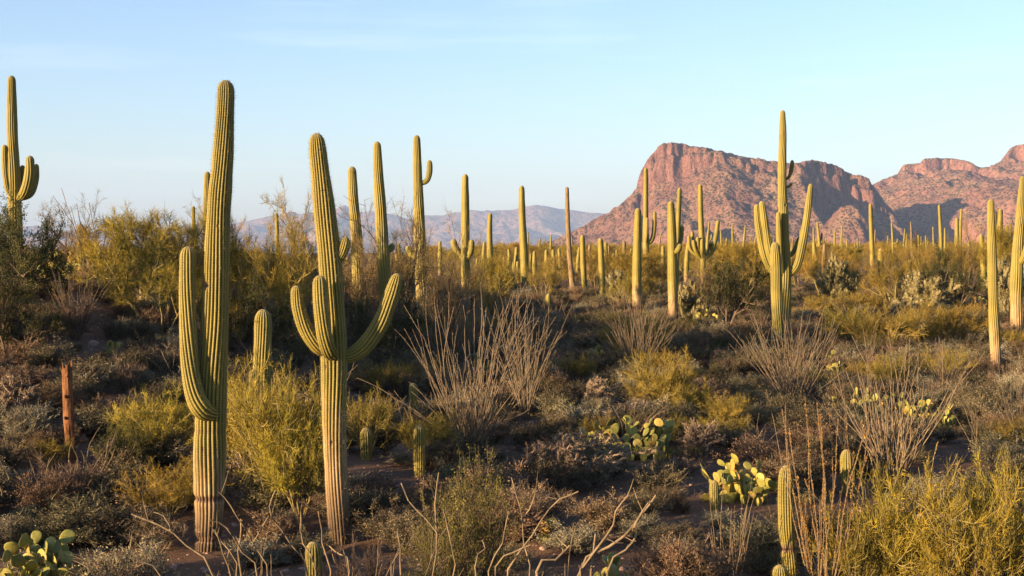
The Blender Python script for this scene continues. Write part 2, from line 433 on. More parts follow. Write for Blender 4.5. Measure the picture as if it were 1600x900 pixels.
def right_ridge():
    D = 3300
    cx, cz = crest_of([1240, 1300, 1340, 1372, 1390, 1407, 1409, 1424, 1437, 1441, 1460, 1490, 1502, 1512, 1520, 1532, 1545, 1562, 1570, 1576, 1586, 1600, 1625, 1680, 1740, 1800, 1900, 2050],
                      [360, 325, 303, 288, 279, 270, 258, 256, 256, 249, 247, 247, 250, 253, 259, 262, 261, 252, 240, 232, 227, 226, 232, 222, 240, 235, 280, 370], D)
    x = np.arange(P(1245, 380, D)[0], P(2050, 380, D)[0], 3.6); y = np.arange(2400, 3650, 4.2)
    X, Y = np.meshgrid(x, y); H = np.interp(X, cx, cz)
    pxx = X / D * FOC + 800
    Yr = D + 30 * (fbm(X / 90, X * 0 + 1.1, 2, 4) - 0.5) + 26 * (ridged(X / 46, X * 0 + .5, 6, 2) - 0.5)
    s = Yr - Y
    cl = 0.17 * ss(1404, 1411, pxx) * (1 - ss(1516, 1528, pxx)) + 0.30 * ss(1562, 1580, pxx)
    ch = cl * H
    cliff = ss(10, 24, s)
    tal = np.maximum(s - 22, 0)
    front = H - ch * cliff - tal * 0.10
    Z = np.where(s > 0, front, H + s * 0.4)
    amp = ss(0, 60, s)
    # the slope breaks into a steep face: set back in the ravine behind the butte, pushed forward in the spur right of it
    face = 2665 - 140 * ss(P(1450, 380, 2600)[0], P(1505, 380, 2600)[0], X) + 60 * (fbm(X / 110, X * 0 + 4.4, 92, 3) - .5) + 34 * (ridged(X / 40, Y / 120, 93, 3) - .5)
    Z = Z - np.maximum(face - Y, 0) * 0.95
    Z = Z + amp * (26 * (ridged(X / 150, Y / 240, 41, 4) - 0.45) + 18 * (fbm(X / 30, Y / 30, 45, 4) - 0.5)) + 9 * (fbm(X / 12, Y / 12, 46, 3) - .5) * ss(0, 20, s)
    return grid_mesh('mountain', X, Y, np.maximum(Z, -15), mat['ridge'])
right_ridge()

def far_range():
    D = 12500
    cx, cz = crest_of([-400, -200, 0, 40, 70, 110, 170, 205, 240, 270, 300, 330, 365, 400, 430, 455, 470, 487, 500, 520, 538, 548, 560, 580, 610, 640, 665, 690, 735, 770, 800, 820, 832, 850, 880, 910, 950, 1000, 1100, 1250],
                      [380, 372, 378, 376, 370, 366, 368, 357, 353, 360, 352, 348, 350, 342, 336, 330, 335, 330, 336, 328, 320, 327, 332, 329, 334, 342, 336, 336, 328, 330, 327, 322, 320, 321, 327, 330, 334, 338, 360, 400], D)
    x = np.arange(P(-400, 380, D)[0], P(1250, 380, D)[0], 22); y = np.arange(8800, 13600, 28)
    X, Y = np.meshgrid(x, y); H = np.interp(X, cx, cz)
    s = D + 500 * (fbm(X / 900, X * 0 + .3, 3, 3) - .5) - Y
    base = -75
    f = np.clip(1 - np.maximum(s, 0) / 3300, 0, 1) ** 1.7
    Z = np.where(s > 0, base + (H - base) * f, H + s * 0.5)
    amp = ss(0, 700, s) * (1 - ss(3000, 3500, s))
    Z = Z + amp * (480 * (ridged(X / 1500 + .5 * fbm(X / 700, Y / 700, 4), Y / 2300, 17, 5, .52) - 0.56) + 80 * (fbm(X / 260, Y / 260, 23, 4) - .5))
    Z = Z + 14 * (fbm(X / 90, Y / 90, 29, 3) - .5)
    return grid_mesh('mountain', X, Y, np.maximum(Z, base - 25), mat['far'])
far_range()

# ------------------------------------------------------------------ saguaros
def resample(pts, rad, ds):
    pts = np.asarray(pts, float); rad = np.asarray(rad, float)
    n = len(pts)
    if n > 2:                                                # Catmull-Rom
        pe = np.concatenate([[2 * pts[0] - pts[1]], pts, [2 * pts[-1] - pts[-2]]])
        re = np.concatenate([[rad[0]], rad, [rad[-1]]])
        oP, oR = [], []
        for i in range(n - 1):
            p0, p1, p2, p3 = pe[i:i + 4]; t = np.linspace(0, 1, 12, endpoint=False)[:, None]
            oP.append(0.5 * ((2 * p1) + (p2 - p0) * t + (2 * p0 - 5 * p1 + 4 * p2 - p3) * t ** 2 + (3 * p1 - p0 - 3 * p2 + p3) * t ** 3))
            tt = t[:, 0]; tt = tt * tt * (3 - 2 * tt); oR.append(rad[i] * (1 - tt) + rad[i + 1] * tt)
        pts = np.concatenate(oP + [pts[-1:]]); rad = np.concatenate(oR + [rad[-1:]])
    d = np.concatenate([[0], np.cumsum(np.linalg.norm(np.diff(pts, axis=0), axis=1))])
    m = max(int(d[-1] / ds), 6)
    u = np.linspace(0, d[-1], m + 1)
    tipd = d[-1] - u
    R = np.interp(u, d, rad)
    # denser rings in the rounded tip
    Rt = R[-1]
    u = np.concatenate([u[tipd > 1.5 * Rt], d[-1] - 1.5 * Rt * np.array([1, .8, .6, .44, .3, .18, .09, .03, 0.004])])
    R = np.interp(u, d, rad); tipd = d[-1] - u
    cap = np.sqrt(np.clip(1 - (1 - np.clip(tipd / (1.5 * Rt), 0, 1)) ** 2.3, 0, 1))
    Pn = np.stack([np.interp(u, d, pts[:, i]) for i in range(3)], 1)
    return Pn, R, cap, u, tipd

def column(buf, pts, rad, ribs, per, ds, rng, zg, woodh=0.0, holes=(), twist=0.0, spines=None, rings=(), depth=0.24, matidx=0):
    """one ribbed saguaro stem: pts run from the base or joint to the tip; zg = ground level, woodh = height the cork reaches"""
    Pn, R, cap, u, tipd = resample(pts, rad, ds)
    n = len(Pn); t, a, b = tube_frames(Pn); kk = ribs * per
    R = R * (1 + 0.055 * (fbm(u / 0.40, u * 0 + rng.random() * 50, 3, 3) - .5) * 2)
    for rp, dpt in rings: R = R * (1 - dpt * np.exp(-((u - rp) / 0.035) ** 2))
    th = np.arange(kk) / kk * 2 * np.pi
    ph = np.abs(np.cos(th * ribs / 2))                            # 1 on a rib, 0 in a groove
    prof = 1 - depth * (1 - ph ** 0.6)
    c1 = np.broadcast_to(ph[None], (n, kk))
    wig = 0.10 * np.sin(u * 2.3 + rng.random() * 6)[:, None] + twist * u[:, None]
    TH = th[None] + wig
    soft = np.clip(1.15 - np.clip((woodh - (Pn[:, 2] - zg)) / max(woodh, .01), 0, 1) * 0.55, 0, 1)[:, None] if woodh > 0 else np.ones((n, 1))
    RR = (R * cap)[:, None] * (1 - (1 - prof[None]) * np.minimum(soft, 1))
    RR = RR * (1 + 0.012 * (rng.random((n, kk)) - .5))
    scar = np.zeros((n, kk))
    V = Pn[:, None] + RR[..., None] * (np.cos(TH)[..., None] * a[:, None] + np.sin(TH)[..., None] * b[:, None])
    for rp, dpt in rings:
        scar = np.maximum(scar, (min(dpt * 9, 1.0) * np.exp(-((u - rp) / 0.036) ** 2))[:, None] * (0.8 + 0.2 * rng.random((n, kk))))
    for (hp, hr) in holes:                                        # woodpecker holes: dents with a corky rim
        toc = V - np.asarray(hp)[None, None]
        dd = np.linalg.norm(toc * np.array([1, .45, 1]), axis=-1) / hr
        inn = np.exp(-(dd / 0.9) ** 4); scar = np.maximum(scar, np.exp(-(dd / 1.25) ** 4) * np.where(dd < 0.85, 1.0, 0.55))
        cdir = Pn[:, None] - V
        V = V + unit(cdir) * (inn * hr * 0.9)[..., None]
    woody = np.clip(1 - (Pn[:, 2] - zg) / woodh, 0, 1)[:, None] * np.ones((1, kk)) if woodh > 0 else np.zeros((n, kk))
    tip = np.clip(1 - tipd / (1.1 * R[-1]), 0, 1)[:, None] * np.ones((1, kk))
    i = np.arange(n - 1)[:, None] * kk; j = np.arange(kk)[None]; j2 = (j + 1) % kk
    Q = np.stack([i + j, i + j2, i + kk + j2, i + kk + j], -1).reshape(-1, 4)
    buf.add(V, Q, mat=matidx, crest=c1.ravel(), along=np.repeat(u, kk), woody=(woody ** 0.8).ravel(), scar=scar.ravel(), tip=(tip ** 2).ravel())
    if spines is not None:
        sel = np.where(ph > 0.97)[0]
        us = np.arange(0.1, u[-1], 0.03)
        pts_, dirs = [], []
        for jx in sel:
            ring = np.stack([np.interp(us, u, V[:, jx, i_]) for i_ in range(3)], 1)
            cen = np.stack([np.interp(us, u, Pn[:, i_]) for i_ in range(3)], 1)
            ring = ring + rng.normal(size=ring.shape) * .003
            out = unit(ring - cen)
            for q in range(2):
                pts_.append(ring); dirs.append(unit(out + 0.9 * rng.normal(size=ring.shape)))
        Pt = np.concatenate(pts_); Dr = np.concatenate(dirs)
        ribbons(spines, Pt, Dr, rng.uniform(.018, .042, len(Pt)), .0026, rng, 0.0, taper=(1, .7, .2))

sag_pos = []
def saguaro(label, trunk, arms=(), D=None, ribs=None, wood=0.35, holes=(), seed=0, name='saguaro', group=None, material='saguaro', rings=(), cat='cactus', twist=0.0, depth=0.24):
    rng = np.random.default_rng(seed + 1000)
    bx, by = trunk[-1][0], trunk[-1][1]
    if D is None: D = hit(bx, by)
    pb = P(bx, by, D); gz = G(pb[0], D); base = np.array([pb[0], D, gz])
    near = D < 30
    rb = ribs or (20 if near else (16 if D < 62 else 12))
    per = 8 if near else (4 if D < 62 else 2)
    ds = 0.035 if near else (0.07 if D < 62 else 0.18)
    pts = [P(a, b_, D) for a, b_, w in trunk]; rad = [w / 2 / FOC * D for a, b_, w in trunk]
    pts = [p - base for p in pts]
    last = pts[-1].copy(); last[2] = -0.12; last[1] = 0
    if pts[-1][2] > 0.06: pts.append(last); rad.append(rad[-1] * 1.02)
    else: pts[-1] = last
    pts = pts[::-1]; rad = rad[::-1]
    H = pts[-1][2]
    hl = [(np.array(P(a, b_, D)) - base + np.array([0, -rad[len(rad) // 2], 0]), r / FOC * D) for a, b_, r in holes]
    rg = [((P(bx, yy, D)[2] - gz + 0.12), dp) for yy, dp in rings]
    root = empty(name, base); tag(root, label, cat, group)
    sag_pos.append((base[0], D, rad[0]))
    bt = Buf(); sp = Buf() if D < 27 else None
    column(bt, pts, rad, rb, per, ds, rng, 0.0, wood * H, hl, twist, sp, rg, depth)
    tr = link('trunk', bt.mesh('trunk', [mat[material]]), root)
    if sp is not None and sp.n: tag(link('spines', sp.mesh('spines', [mat['spine']]), tr), kind='stuff')
    for arm in arms:
        ap = [P(a[0], a[1], D + (a[3] if len(a) > 3 else 0)) - base for a in arm][::-1]
        ar = [a[2] / 2 / FOC * D for a in arm][::-1]; ar[0] *= .7; ar[1] *= .88
        ba = Buf(); sa = Buf() if D < 27 else None
        column(ba, ap, ar, max(8, int(rb * .7)), per, ds, rng, -5, 0, [], rng.normal() * .25, sa, (), depth)
        ao = link('arm', ba.mesh('arm', [mat[material]]), root)
        if sa is not None and sa.n: tag(link('spines', sa.mesh('spines', [mat['spine']]), ao), kind='stuff')
    return root

saguaro('tall thick saguaro with one long low arm and a corky ring near its foot',
        [(353, 125, 27), (352, 170, 28), (348, 250, 33), (342, 330, 37), (337, 440, 41), (335, 520, 43), (330, 640, 48), (328, 700, 50), (327, 765, 48), (327, 800, 44), (325, 862, 41)],
        [[(294, 385, 25, -.10), (293, 460, 27, -.14), (296, 560, 28, -.2), (303, 612, 30, -.24), (315, 638, 31, -.24), (330, 646, 29, -.12), (338, 640, 26, .05)]],
        D=18.2, ribs=22, wood=.34, holes=[(324, 446, 6), (315, 826, 3), (343, 352, 2.5), (330, 560, 3), (322, 700, 2.5), (336, 300, 2)], rings=[(777, .17), (841, .14), (672, .035)], seed=1)
saguaro('saguaro with a leaning tapered top, three upswept arms and a stubby upper arm',
        [(494, 208, 24), (498, 250, 27), (506, 320, 33), (515, 400, 37), (520, 480, 37), (522, 560, 41), (522, 650, 38), (525, 740, 35), (531, 850, 33)],
        [[(462, 446, 17, -.15), (466, 480, 21, -.15), (478, 515, 23, -.15), (496, 540, 24, -.12), (515, 549, 23, -.02), (524, 548, 20, .05)],
         [(499, 430, 21, -.34), (501, 475, 23, -.36), (506, 520, 24, -.34), (513, 546, 24, -.26), (521, 556, 22, -.08), (524, 556, 20, .05)],
         [(622, 427, 18, .12), (611, 463, 24, .12), (594, 506, 27, .10), (570, 540, 28, .08), (546, 556, 27, .04), (526, 556, 24, 0)],
         [(541, 370, 14, -.02), (538, 385, 18, -.02), (531, 402, 17, -.02), (519, 411, 14, 0)]],
        D=18.6, ribs=20, wood=.52, holes=[(510, 573, 3), (506, 340, 2.5), (520, 690, 3), (514, 640, 2.5)], seed=2)
saguaro('young stout armless saguaro rising from the yellow-green bush behind two giants',
        [(411, 483, 25), (411, 520, 28), (409, 600, 29), (406, 690, 27)], [[(396, 577, 15, -.1), (397, 620, 17, -.1), (404, 660, 15, 0)]], D=25, ribs=18, wood=.1, seed=3)
saguaro('tall saguaro with a cluster of three short arms above dark leafy bushes',
        [(18, 118, 13), (19, 200, 17), (22, 290, 20), (25, 380, 22), (27, 440, 22)],
        [[(7, 226, 9, -.1), (8, 265, 10, -.1), (12, 295, 10, -.1), (22, 312, 9, 0)], [(47, 243, 13, -.3), (46, 272, 16, -.3), (40, 296, 16, -.25), (32, 308, 15, -.1), (24, 310, 12, 0)],
         [(57, 256, 8, .3), (56, 280, 10, .3), (48, 304, 10, .2), (26, 313, 9, 0)], [(35, 258, 9, .3), (36, 290, 10, .3), (30, 310, 9, .1)]], D=42, wood=.15, seed=4)
saguaro('slim armless saguaro half hidden by twiggy bush, shorter of two behind the forked giant',
        [(550, 260, 13), (552, 310, 16), (557, 370, 18), (560, 455, 20)], D=48, wood=.3, seed=5)
saguaro('tall saguaro with a small dark stub arm low on its shaded side',
        [(589, 221, 12), (591, 270, 16), (596, 350, 19), (600, 420, 20), (603, 490, 19)], [[(614, 380, 11, .15), (611, 388, 12, .15), (602, 396, 9, 0)]], D=41, wood=.2, seed=6)
saguaro('tall saguaro with a single hooked arm high up and a broken knob lower down',
        [(651, 211, 11), (652, 260, 14), (655, 340, 17), (658, 420, 20), (660, 480, 19), (660, 533, 17)],
        [[(671, 250, 9), (671, 268, 10), (667, 282, 10), (656, 288, 9)], [(656, 381, 12, -.25), (657, 392, 12, -.22), (659, 402, 9, 0)], [(636, 384, 10, .1), (642, 396, 12, .1), (656, 408, 10, 0)]], wood=.42, seed=7)
saguaro('saguaro with a pair of short fuzzy arms at mid height',
        [(727, 272, 10), (727, 330, 13), (727, 400, 14), (728, 455, 14)],
        [[(708, 373, 11), (711, 386, 13), (722, 402, 11)], [(737, 374, 10, -.3), (736, 392, 11, -.3), (728, 410, 10)]], D=72, wood=.35, seed=8)
saguaro('short slim saguaro with a corky lower half between two taller ones', [(766, 333, 7), (765, 370, 9), (768, 455, 11)], D=76, wood=.55, seed=9)
saguaro('straight armless saguaro with a pale upper half and pleated foot', [(815, 290, 9), (816, 340, 11), (819, 400, 13), (821, 458, 13)], D=93, wood=.2, seed=10)
saguaro('thin brown half-dead saguaro leaning over dry brush', [(886, 292, 6), (887, 340, 7), (890, 400, 8), (896, 460, 10)], D=90, wood=.5, material='saguaro_dead', seed=11, depth=.08)
saguaro('medium armless saguaro right beside the brown half-dead one', [(910, 367, 8), (911, 410, 9), (914, 458, 9)], D=92, wood=.15, seed=12)
saguaro('medium dark-flanked saguaro standing in front of the plain', [(938, 372, 9), (940, 420, 10), (942, 475, 10)], D=84, wood=.1, seed=13)
saguaro('tiny pale saguaro alone among low grey brush', [(857, 459, 9), (857, 470, 10), (857, 488, 9)], wood=.05, seed=14)
saguaro('thick armless saguaro in front of the triple-stemmed one', [(997, 325, 11), (996, 370, 13), (995, 430, 15), (996, 474, 16)], D=72, wood=.5, seed=15)
saguaro('tall slender saguaro with two upright side arms before the butte',
        [(1009, 262, 7), (1009, 320, 8), (1009, 380, 10), (1011, 440, 10)], [[(1023, 330, 6), (1022, 360, 7), (1018, 376, 8), (1010, 381, 7)], [(1011, 340, 6, -.3), (1010, 370, 6, -.3), (1009, 384, 6)]], D=105, wood=.45, holes=[(1009, 309, 1.2)], seed=16)
saguaro('thick saguaro with a knob arm and a thin arm on one side',
        [(1048, 314, 11), (1050, 370, 15), (1051, 430, 16), (1052, 494, 16)], [[(1066, 352, 6, .2), (1063, 378, 8, .2), (1052, 392, 8)], [(1063, 381, 9, -.3), (1060, 390, 11, -.3), (1053, 396, 9)]], D=64, wood=.5, seed=17)
saguaro('slender saguaro leaning behind the thick one with a knob arm', [(1062, 293, 7), (1060, 340, 8), (1056, 440, 9)], D=84, wood=.3, holes=[(1060, 330, 1)], seed=18)
saguaro('saguaro with a candelabra of many short arms above a dark tangled tree',
        [(1094, 288, 7), (1095, 340, 9), (1098, 400, 10), (1099, 440, 10)],
        [[(1076, 368, 6), (1079, 390, 7), (1097, 405, 7)], [(1081, 362, 6, .3), (1085, 385, 7, .3), (1097, 403, 7)], [(1083, 375, 6, -.4), (1087, 392, 7, -.4), (1098, 406, 7)], [(1090, 370, 6, -.3), (1091, 390, 7, -.3), (1098, 404, 7)],
         [(1097, 373, 6, -.5), (1097, 392, 7, -.5), (1098, 405, 7)], [(1122, 344, 7), (1118, 372, 8), (1112, 394, 8), (1099, 406, 7)], [(1111, 378, 6, .3), (1108, 392, 7, .3), (1099, 404, 7)]], D=92, wood=.3, seed=19)
saguaro('grandest saguaro with long upswept arms on both sides and dark stubs high up',
        [(1223, 172, 8), (1223, 215, 12), (1222, 280, 14), (1224, 350, 17), (1226, 430, 21), (1225, 545, 21)],
        [[(1182, 319, 9), (1185, 355, 11), (1193, 395, 12), (1205, 422, 12), (1222, 436, 11)], [(1190, 314, 10, -.3), (1195, 350, 12, -.3), (1203, 395, 13, -.3), (1213, 424, 12, -.2), (1224, 436, 11)],
         [(1267, 287, 8), (1262, 330, 11), (1254, 380, 13), (1246, 412, 14), (1236, 426, 13), (1225, 430, 11)], [(1216, 331, 7, -.35), (1217, 370, 9, -.35), (1220, 415, 9, -.3), (1224, 435, 8)],
         [(1249, 370, 6, .4), (1244, 386, 8, .4), (1236, 398, 8, .3), (1226, 402, 7)], [(1238, 250, 6, .2), (1237, 262, 7, .2), (1233, 276, 6, .1), (1224, 282, 5)], [(1238, 286, 5, .1), (1233, 291, 5, .1), (1224, 294, 4)]],
        D=53, wood=.25, holes=[(1225, 209, 1.6), (1226, 320, 1.6)], seed=20, twist=.12)
saguaro('shaded blunt saguaro pressed close against the grandest one', [(1211, 378, 14), (1212, 410, 18), (1214, 470, 18), (1217, 548, 18)], D=51.5, wood=.2, seed=21)
saguaro('slim armless saguaro standing before the shadowed ravine', [(1360, 318, 6), (1361, 350, 7), (1363, 405, 8)], D=125, wood=.4, seed=22)
saguaro('straight armless saguaro with a tan foot on bare reddish ground', [(1548, 311, 10), (1549, 360, 13), (1551, 430, 15), (1554, 520, 17), (1558, 592, 15)], wood=.45, seed=23)
saguaro('woodpecker-pocked thick saguaro with one low arm behind bare canes',
        [(1598, 275, 9), (1595, 330, 14), (1590, 400, 18), (1588, 450, 20), (1589, 492, 20)], [[(1612, 360, 10, -.3), (1606, 385, 12, -.3), (1598, 405, 12, -.2), (1590, 415, 10)]], D=55, wood=.45, holes=[(1592, 342, 2), (1594, 352, 1.6), (1590, 388, 1.6)], seed=24)
saguaro('blunt short saguaro beside a prickly pear on the plain', [(1533, 366, 8), (1535, 395, 10), (1537, 428, 10)], D=88, wood=.05, seed=25)
saguaro('stubby saguaro wrapped in a yellow-green palo verde', [(1376, 388, 9), (1376, 410, 10), (1377, 455, 10)], D=82, wood=.05, seed=26)
saguaro('pale-topped thin saguaro beside a straw-coloured cholla', [(1421, 406, 7), (1421, 425, 8), (1422, 472, 8)], D=76, wood=.3, seed=27)
saguaro('knee-high saguaro below the pale-topped thin one', [(1399, 453, 7), (1399, 462, 7), (1399, 474, 7)], D=74, wood=.1, seed=28)
saguaro('slender saguaro showing beside the top half of the thick giant', [(324, 268, 10), (323, 320, 12), (323, 450, 13)], D=48, wood=.2, seed=29)
saguaro('pencil-thin saguaro between two twiggy bushes', [(302, 322, 6), (302, 360, 7), (301, 440, 8)], D=60, wood=.2, seed=30)
saguaro('young saguaro with a bristly tan top in front of a spindly ocotillo', [(126, 350, 12), (127, 375, 14), (129, 420, 14)], D=42, wood=.05, seed=31)
saguaro('thin far saguaro rising out of a golden bush', [(432, 333, 6), (433, 370, 7), (433, 440, 7)], D=66, wood=.1, seed=32)
# small ones close by
sm = 'young saguaros'
saguaro('young upright armless saguaro on bare stony soil near the ocotillo fan', [(655, 664, 16), (655, 690, 18), (656, 745, 17)], wood=.05, seed=33, ribs=15, group=sm)
saguaro('short bristle-topped saguaro among the sprigs beside the forked giant', [(572, 668, 19), (572, 685, 20), (573, 722, 18)], wood=.05, seed=34, ribs=15, group=sm)
saguaro('small shaded saguaro behind the ocotillo fan', [(645, 598, 14), (646, 615, 15), (646, 642, 14)], wood=.05, seed=35, ribs=14, group=sm)
saguaro('small bristly saguaro at the foot of the forked giant', [(489, 846, 25), (490, 866, 27), (491, 905, 26)], D=15.6, wood=.05, seed=36, ribs=16, group=sm)
saguaro('plump young saguaro with a pinched waist beside leafy orange canes', [(1229, 727, 22), (1228, 760, 25), (1229, 820, 26), (1231, 848, 24), (1233, 870, 24), (1236, 925, 24)], D=15.6, wood=.12, seed=37, ribs=18, group=sm, rings=[(856, .16)])
saguaro('young saguaro half hidden behind the bare ocotillo canes', [(1323, 702, 19), (1323, 725, 21), (1325, 772, 20)], wood=.05, seed=38, ribs=15, group=sm)
saguaro('knee-high saguaro in front of the bare ocotillo canes', [(1385, 770, 17), (1385, 785, 18), (1386, 810, 17)], wood=.05, seed=39, ribs=14, group=sm)
saguaro('small bristly saguaro among the pads of a prickly pear', [(1116, 750, 13), (1116, 767, 15), (1117, 800, 14)], wood=.05, seed=40, ribs=14, group=sm)
saguaro('squat saguaro at the foot of the plump pinched one', [(1219, 882, 20), (1219, 895, 24), (1220, 930, 24)], D=14.6, wood=.05, seed=41, ribs=18, group=sm)

# far ones on the plain
far = [(787, 401), (793, 396), (797, 389), (806, 386), (802, 409), (809, 408), (825, 362), (835, 392), (830, 396), (842, 372), (850, 409), (854, 390), (860, 367), (866, 390), (870, 396), (875, 388), (894, 370), (902, 386), (920, 382),
       (928, 392), (947, 378), (951, 384), (956, 396), (1145, 352), (1161, 352), (1127, 360), (1108, 360), (1104, 346), (1173, 369), (1178, 369), (1250, 358), (1239, 370), (1272, 356), (1141, 395), (1029, 366), (1282, 347), (1287, 380),
       (1304, 360), (1316, 352), (1313, 368), (1366, 358), (1396, 349), (1412, 357), (1416, 366), (1425, 346), (1436, 367), (1459, 354), (1468, 358), (1472, 320), (1477, 356), (1500, 326), (1496, 340), (1557, 332), (1561, 326), (751, 398), (744, 404),
       (625, 380), (620, 392), (544, 402), (1580, 350), (1340, 372), (1386, 368), (1448, 368), (1036, 384), (964, 390), (972, 397), (984, 388), (1072, 377), (1135, 372), (1190, 374), (1205, 365), (1292, 372), (1324, 374)]
rngf = np.random.default_rng(5)
def far_saguaro(px, py, h, seed):
    D = (h + 0.8 - CAM_Z) * FOC / (380 - py) if py < 376 else 0
    if not 85 < D < 340: D = np.clip(D if D > 0 else 110 + 40 * rngf.random(), 90, 320)
    p = P(px, py, D); gz = G(p[0], D); Ht = p[2] - gz
    if Ht < 0.8: return
    r = rngf.uniform(.17, .25) * min(1, .5 + Ht / 7); ln = rngf.normal() * .035 * Ht; dead_one = rngf.random() < .08
    b = Buf(); rng = np.random.default_rng(seed)
    column(b, [(0, 0, -.2), (ln * .3, 0, Ht * .5), (ln, 0, Ht)], [r * .9, r * 1.05, r * .72], 10, 2, .35, rng, 0, Ht * rngf.uniform(.1, .45))
    root = None
    arms = []
    if Ht > 4 and rngf.random() < .42 and not dead_one:
        for q in range(int(rngf.integers(1, 4))):
            an = rngf.uniform(0, 6.28); h0 = Ht * rngf.uniform(.35, .6); o = rngf.uniform(.45, .75); h1 = h0 + rngf.uniform(.6, 2.0)
            ca, sa = math.cos(an), math.sin(an)
            ab = Buf(); column(ab, [(0, 0, h0), (ca * o * .7, sa * o * .7, h0 + .05), (ca * o, sa * o, h0 + .35), (ca * o * 1.05, sa * o * 1.05, h1)], [r * .6, r * .65, r * .65, r * .55], 8, 2, .25, rng, -5)
            arms.append(ab)
    sk = mat['saguaro_dead' if dead_one else 'saguaro']
    lab = 'slim armed saguaro far off on the brushy plain' if arms else 'slim armless saguaro far off on the brushy plain'
    grp = 'far armed saguaros on the plain' if arms else 'far armless saguaros on the plain'
    if arms:
        root = tag(empty('saguaro', (p[0], D, gz)), lab, 'cactus', grp)
        link('trunk', b.mesh('trunk', [mat['saguaro']]), root)
        for ab in arms: link('arm', ab.mesh('arm', [mat['saguaro']]), root)
    else:
        if dead_one: lab, grp = 'brown dead saguaro pole far off on the brushy plain', 'far dead saguaros on the plain'
        tag(link('saguaro', b.mesh('saguaro', [sk]), None, (p[0], D, gz)), lab, 'cactus', grp)
for i, (px, py) in enumerate(far): far_saguaro(px, py, rngf.uniform(5, 8), 300 + i)
for i in range(16):
    px = rngf.uniform(650, 1620); far_saguaro(px, rngf.uniform(374, 392), rngf.uniform(4, 7), 500 + i)

# rusty stump and fallen piece
def stump():
    D = hit(111, 722); base = P(111, 722, D); sag_pos.append((base[0], D, .1)); gz = G(base[0], D); bs = np.array([base[0], D, gz])
    b = Buf(); rng = np.random.default_rng(8)
    pts = np.array([P(112, 745, D) - bs, P(110, 690, D) - bs, P(107, 640, D) - bs, P(104, 572, D) - bs]); pts[0][2] = -.1
    d = np.linspace(0, 1, 34); zs = np.interp(d, [0, .25, .5, 1], pts[:, 2]); xs = np.interp(d, [0, .25, .5, 1], pts[:, 0])
    k = 22; th = np.arange(k) / k * 2 * np.pi
    R = (0.082 + 0.012 * (fbm(d * 9, d * 0, 4, 3) - .5))[:, None] * (1 + 0.22 * (fbm(th[None] * 1.9 + 0 * d[:, None], d[:, None] * 2, 6, 3) - .5) * 2)
    V = np.stack([xs[:, None] + R * np.cos(th), R * np.sin(th), zs[:, None] + 0 * R], -1)
    V[-1, :, 2] += rng.uniform(-.14, .12, k); V[-2, :, 2] += rng.uniform(-.03, .03, k)
    i = np.arange(33)[:, None] * k; j = np.arange(k)[None]; j2 = (j + 1) % k
    b.add(V, np.stack([i + j, i + j2, i + k + j2, i + k + j], -1).reshape(-1, 4))
    c0 = V[-3].mean(0); ci = b.n; b.add([c0]); top = 33 * k
    b.T.append(np.array([[top + a, top + (a + 1) % k, ci] for a in range(k)])); b.TM.append(np.zeros(k))
    root = tag(empty('dead_saguaro_stump', bs), 'rust-orange broken saguaro stump standing like a post', 'stump')
    link('trunk', b.mesh('trunk', [mat['rust']], smooth=False), root)
    for zz in (.45, .68, .90):
        kb = Buf(); a = rng.uniform(3.6, 5.6); h = pts[-1][2] * zz; x = np.interp(h, pts[:, 2], pts[:, 0])
        o = np.array([math.cos(a), math.sin(a), 0]); c = np.array([x, 0, h])
        tube(kb, [c + o * .06, c + o * .10, c + o * .125 + np.array([0, 0, .02])], [.035, .028, .006], 7)
        link('knot', kb.mesh('knot', [mat['rust']]), root)
stump()
def fallen():
    D = hit(1218, 664); p = P(1218, 664, D); gz = G(p[0], D)
    b = Buf(); rng = np.random.default_rng(3)
    column(b, [(-.28, .1, .10), (0, 0, .12), (.30, -.05, .09)], [.10, .115, .09], 12, 4, .05, rng, 0, 3.0)
    tag(link('fallen_saguaro', b.mesh('fallen_saguaro', [mat['saguaro_dead']]), None, (p[0], D, gz)), 'tan fallen saguaro piece lying on the soil among brush', 'log')
fallen()

# ------------------------------------------------------------------ shrub prototypes
def grow(rng, p, d, L, r, depth, out, up=0.25, wob=0.35, nseg=6, kids=(2, 4), spread=0.7, shrink=(.5, .75)):
    pts = [p]; dd = unit(d)
    for i in range(nseg):
        dd = unit(dd + rng.normal(size=3) * wob / nseg * 1.6 + np.array([0, 0, up / nseg])); pts.append(pts[-1] + dd * L / nseg)
    pts = np.array(pts); out.append((pts, np.linspace(r, r * .45, nseg + 1), depth))
    if depth > 0:
        for q in range(int(rng.integers(kids[0], kids[1] + 1))):
            t = rng.uniform(.35, 1.0) * nseg; i = min(int(t), nseg - 1); f = t - i
            pp = pts[i] * (1 - f) + pts[i + 1] * f; tg = unit(pts[i + 1] - pts[i])
            nd = unit(tg + rng.normal(size=3) * spread)
            if nd[2] < -.15: nd[2] *= -.4
            grow(rng, pp, nd, L * rng.uniform(*shrink), r * .55 * (1 - .25 * f), depth - 1, out, up, wob, max(3, nseg - 1), kids, spread, shrink)

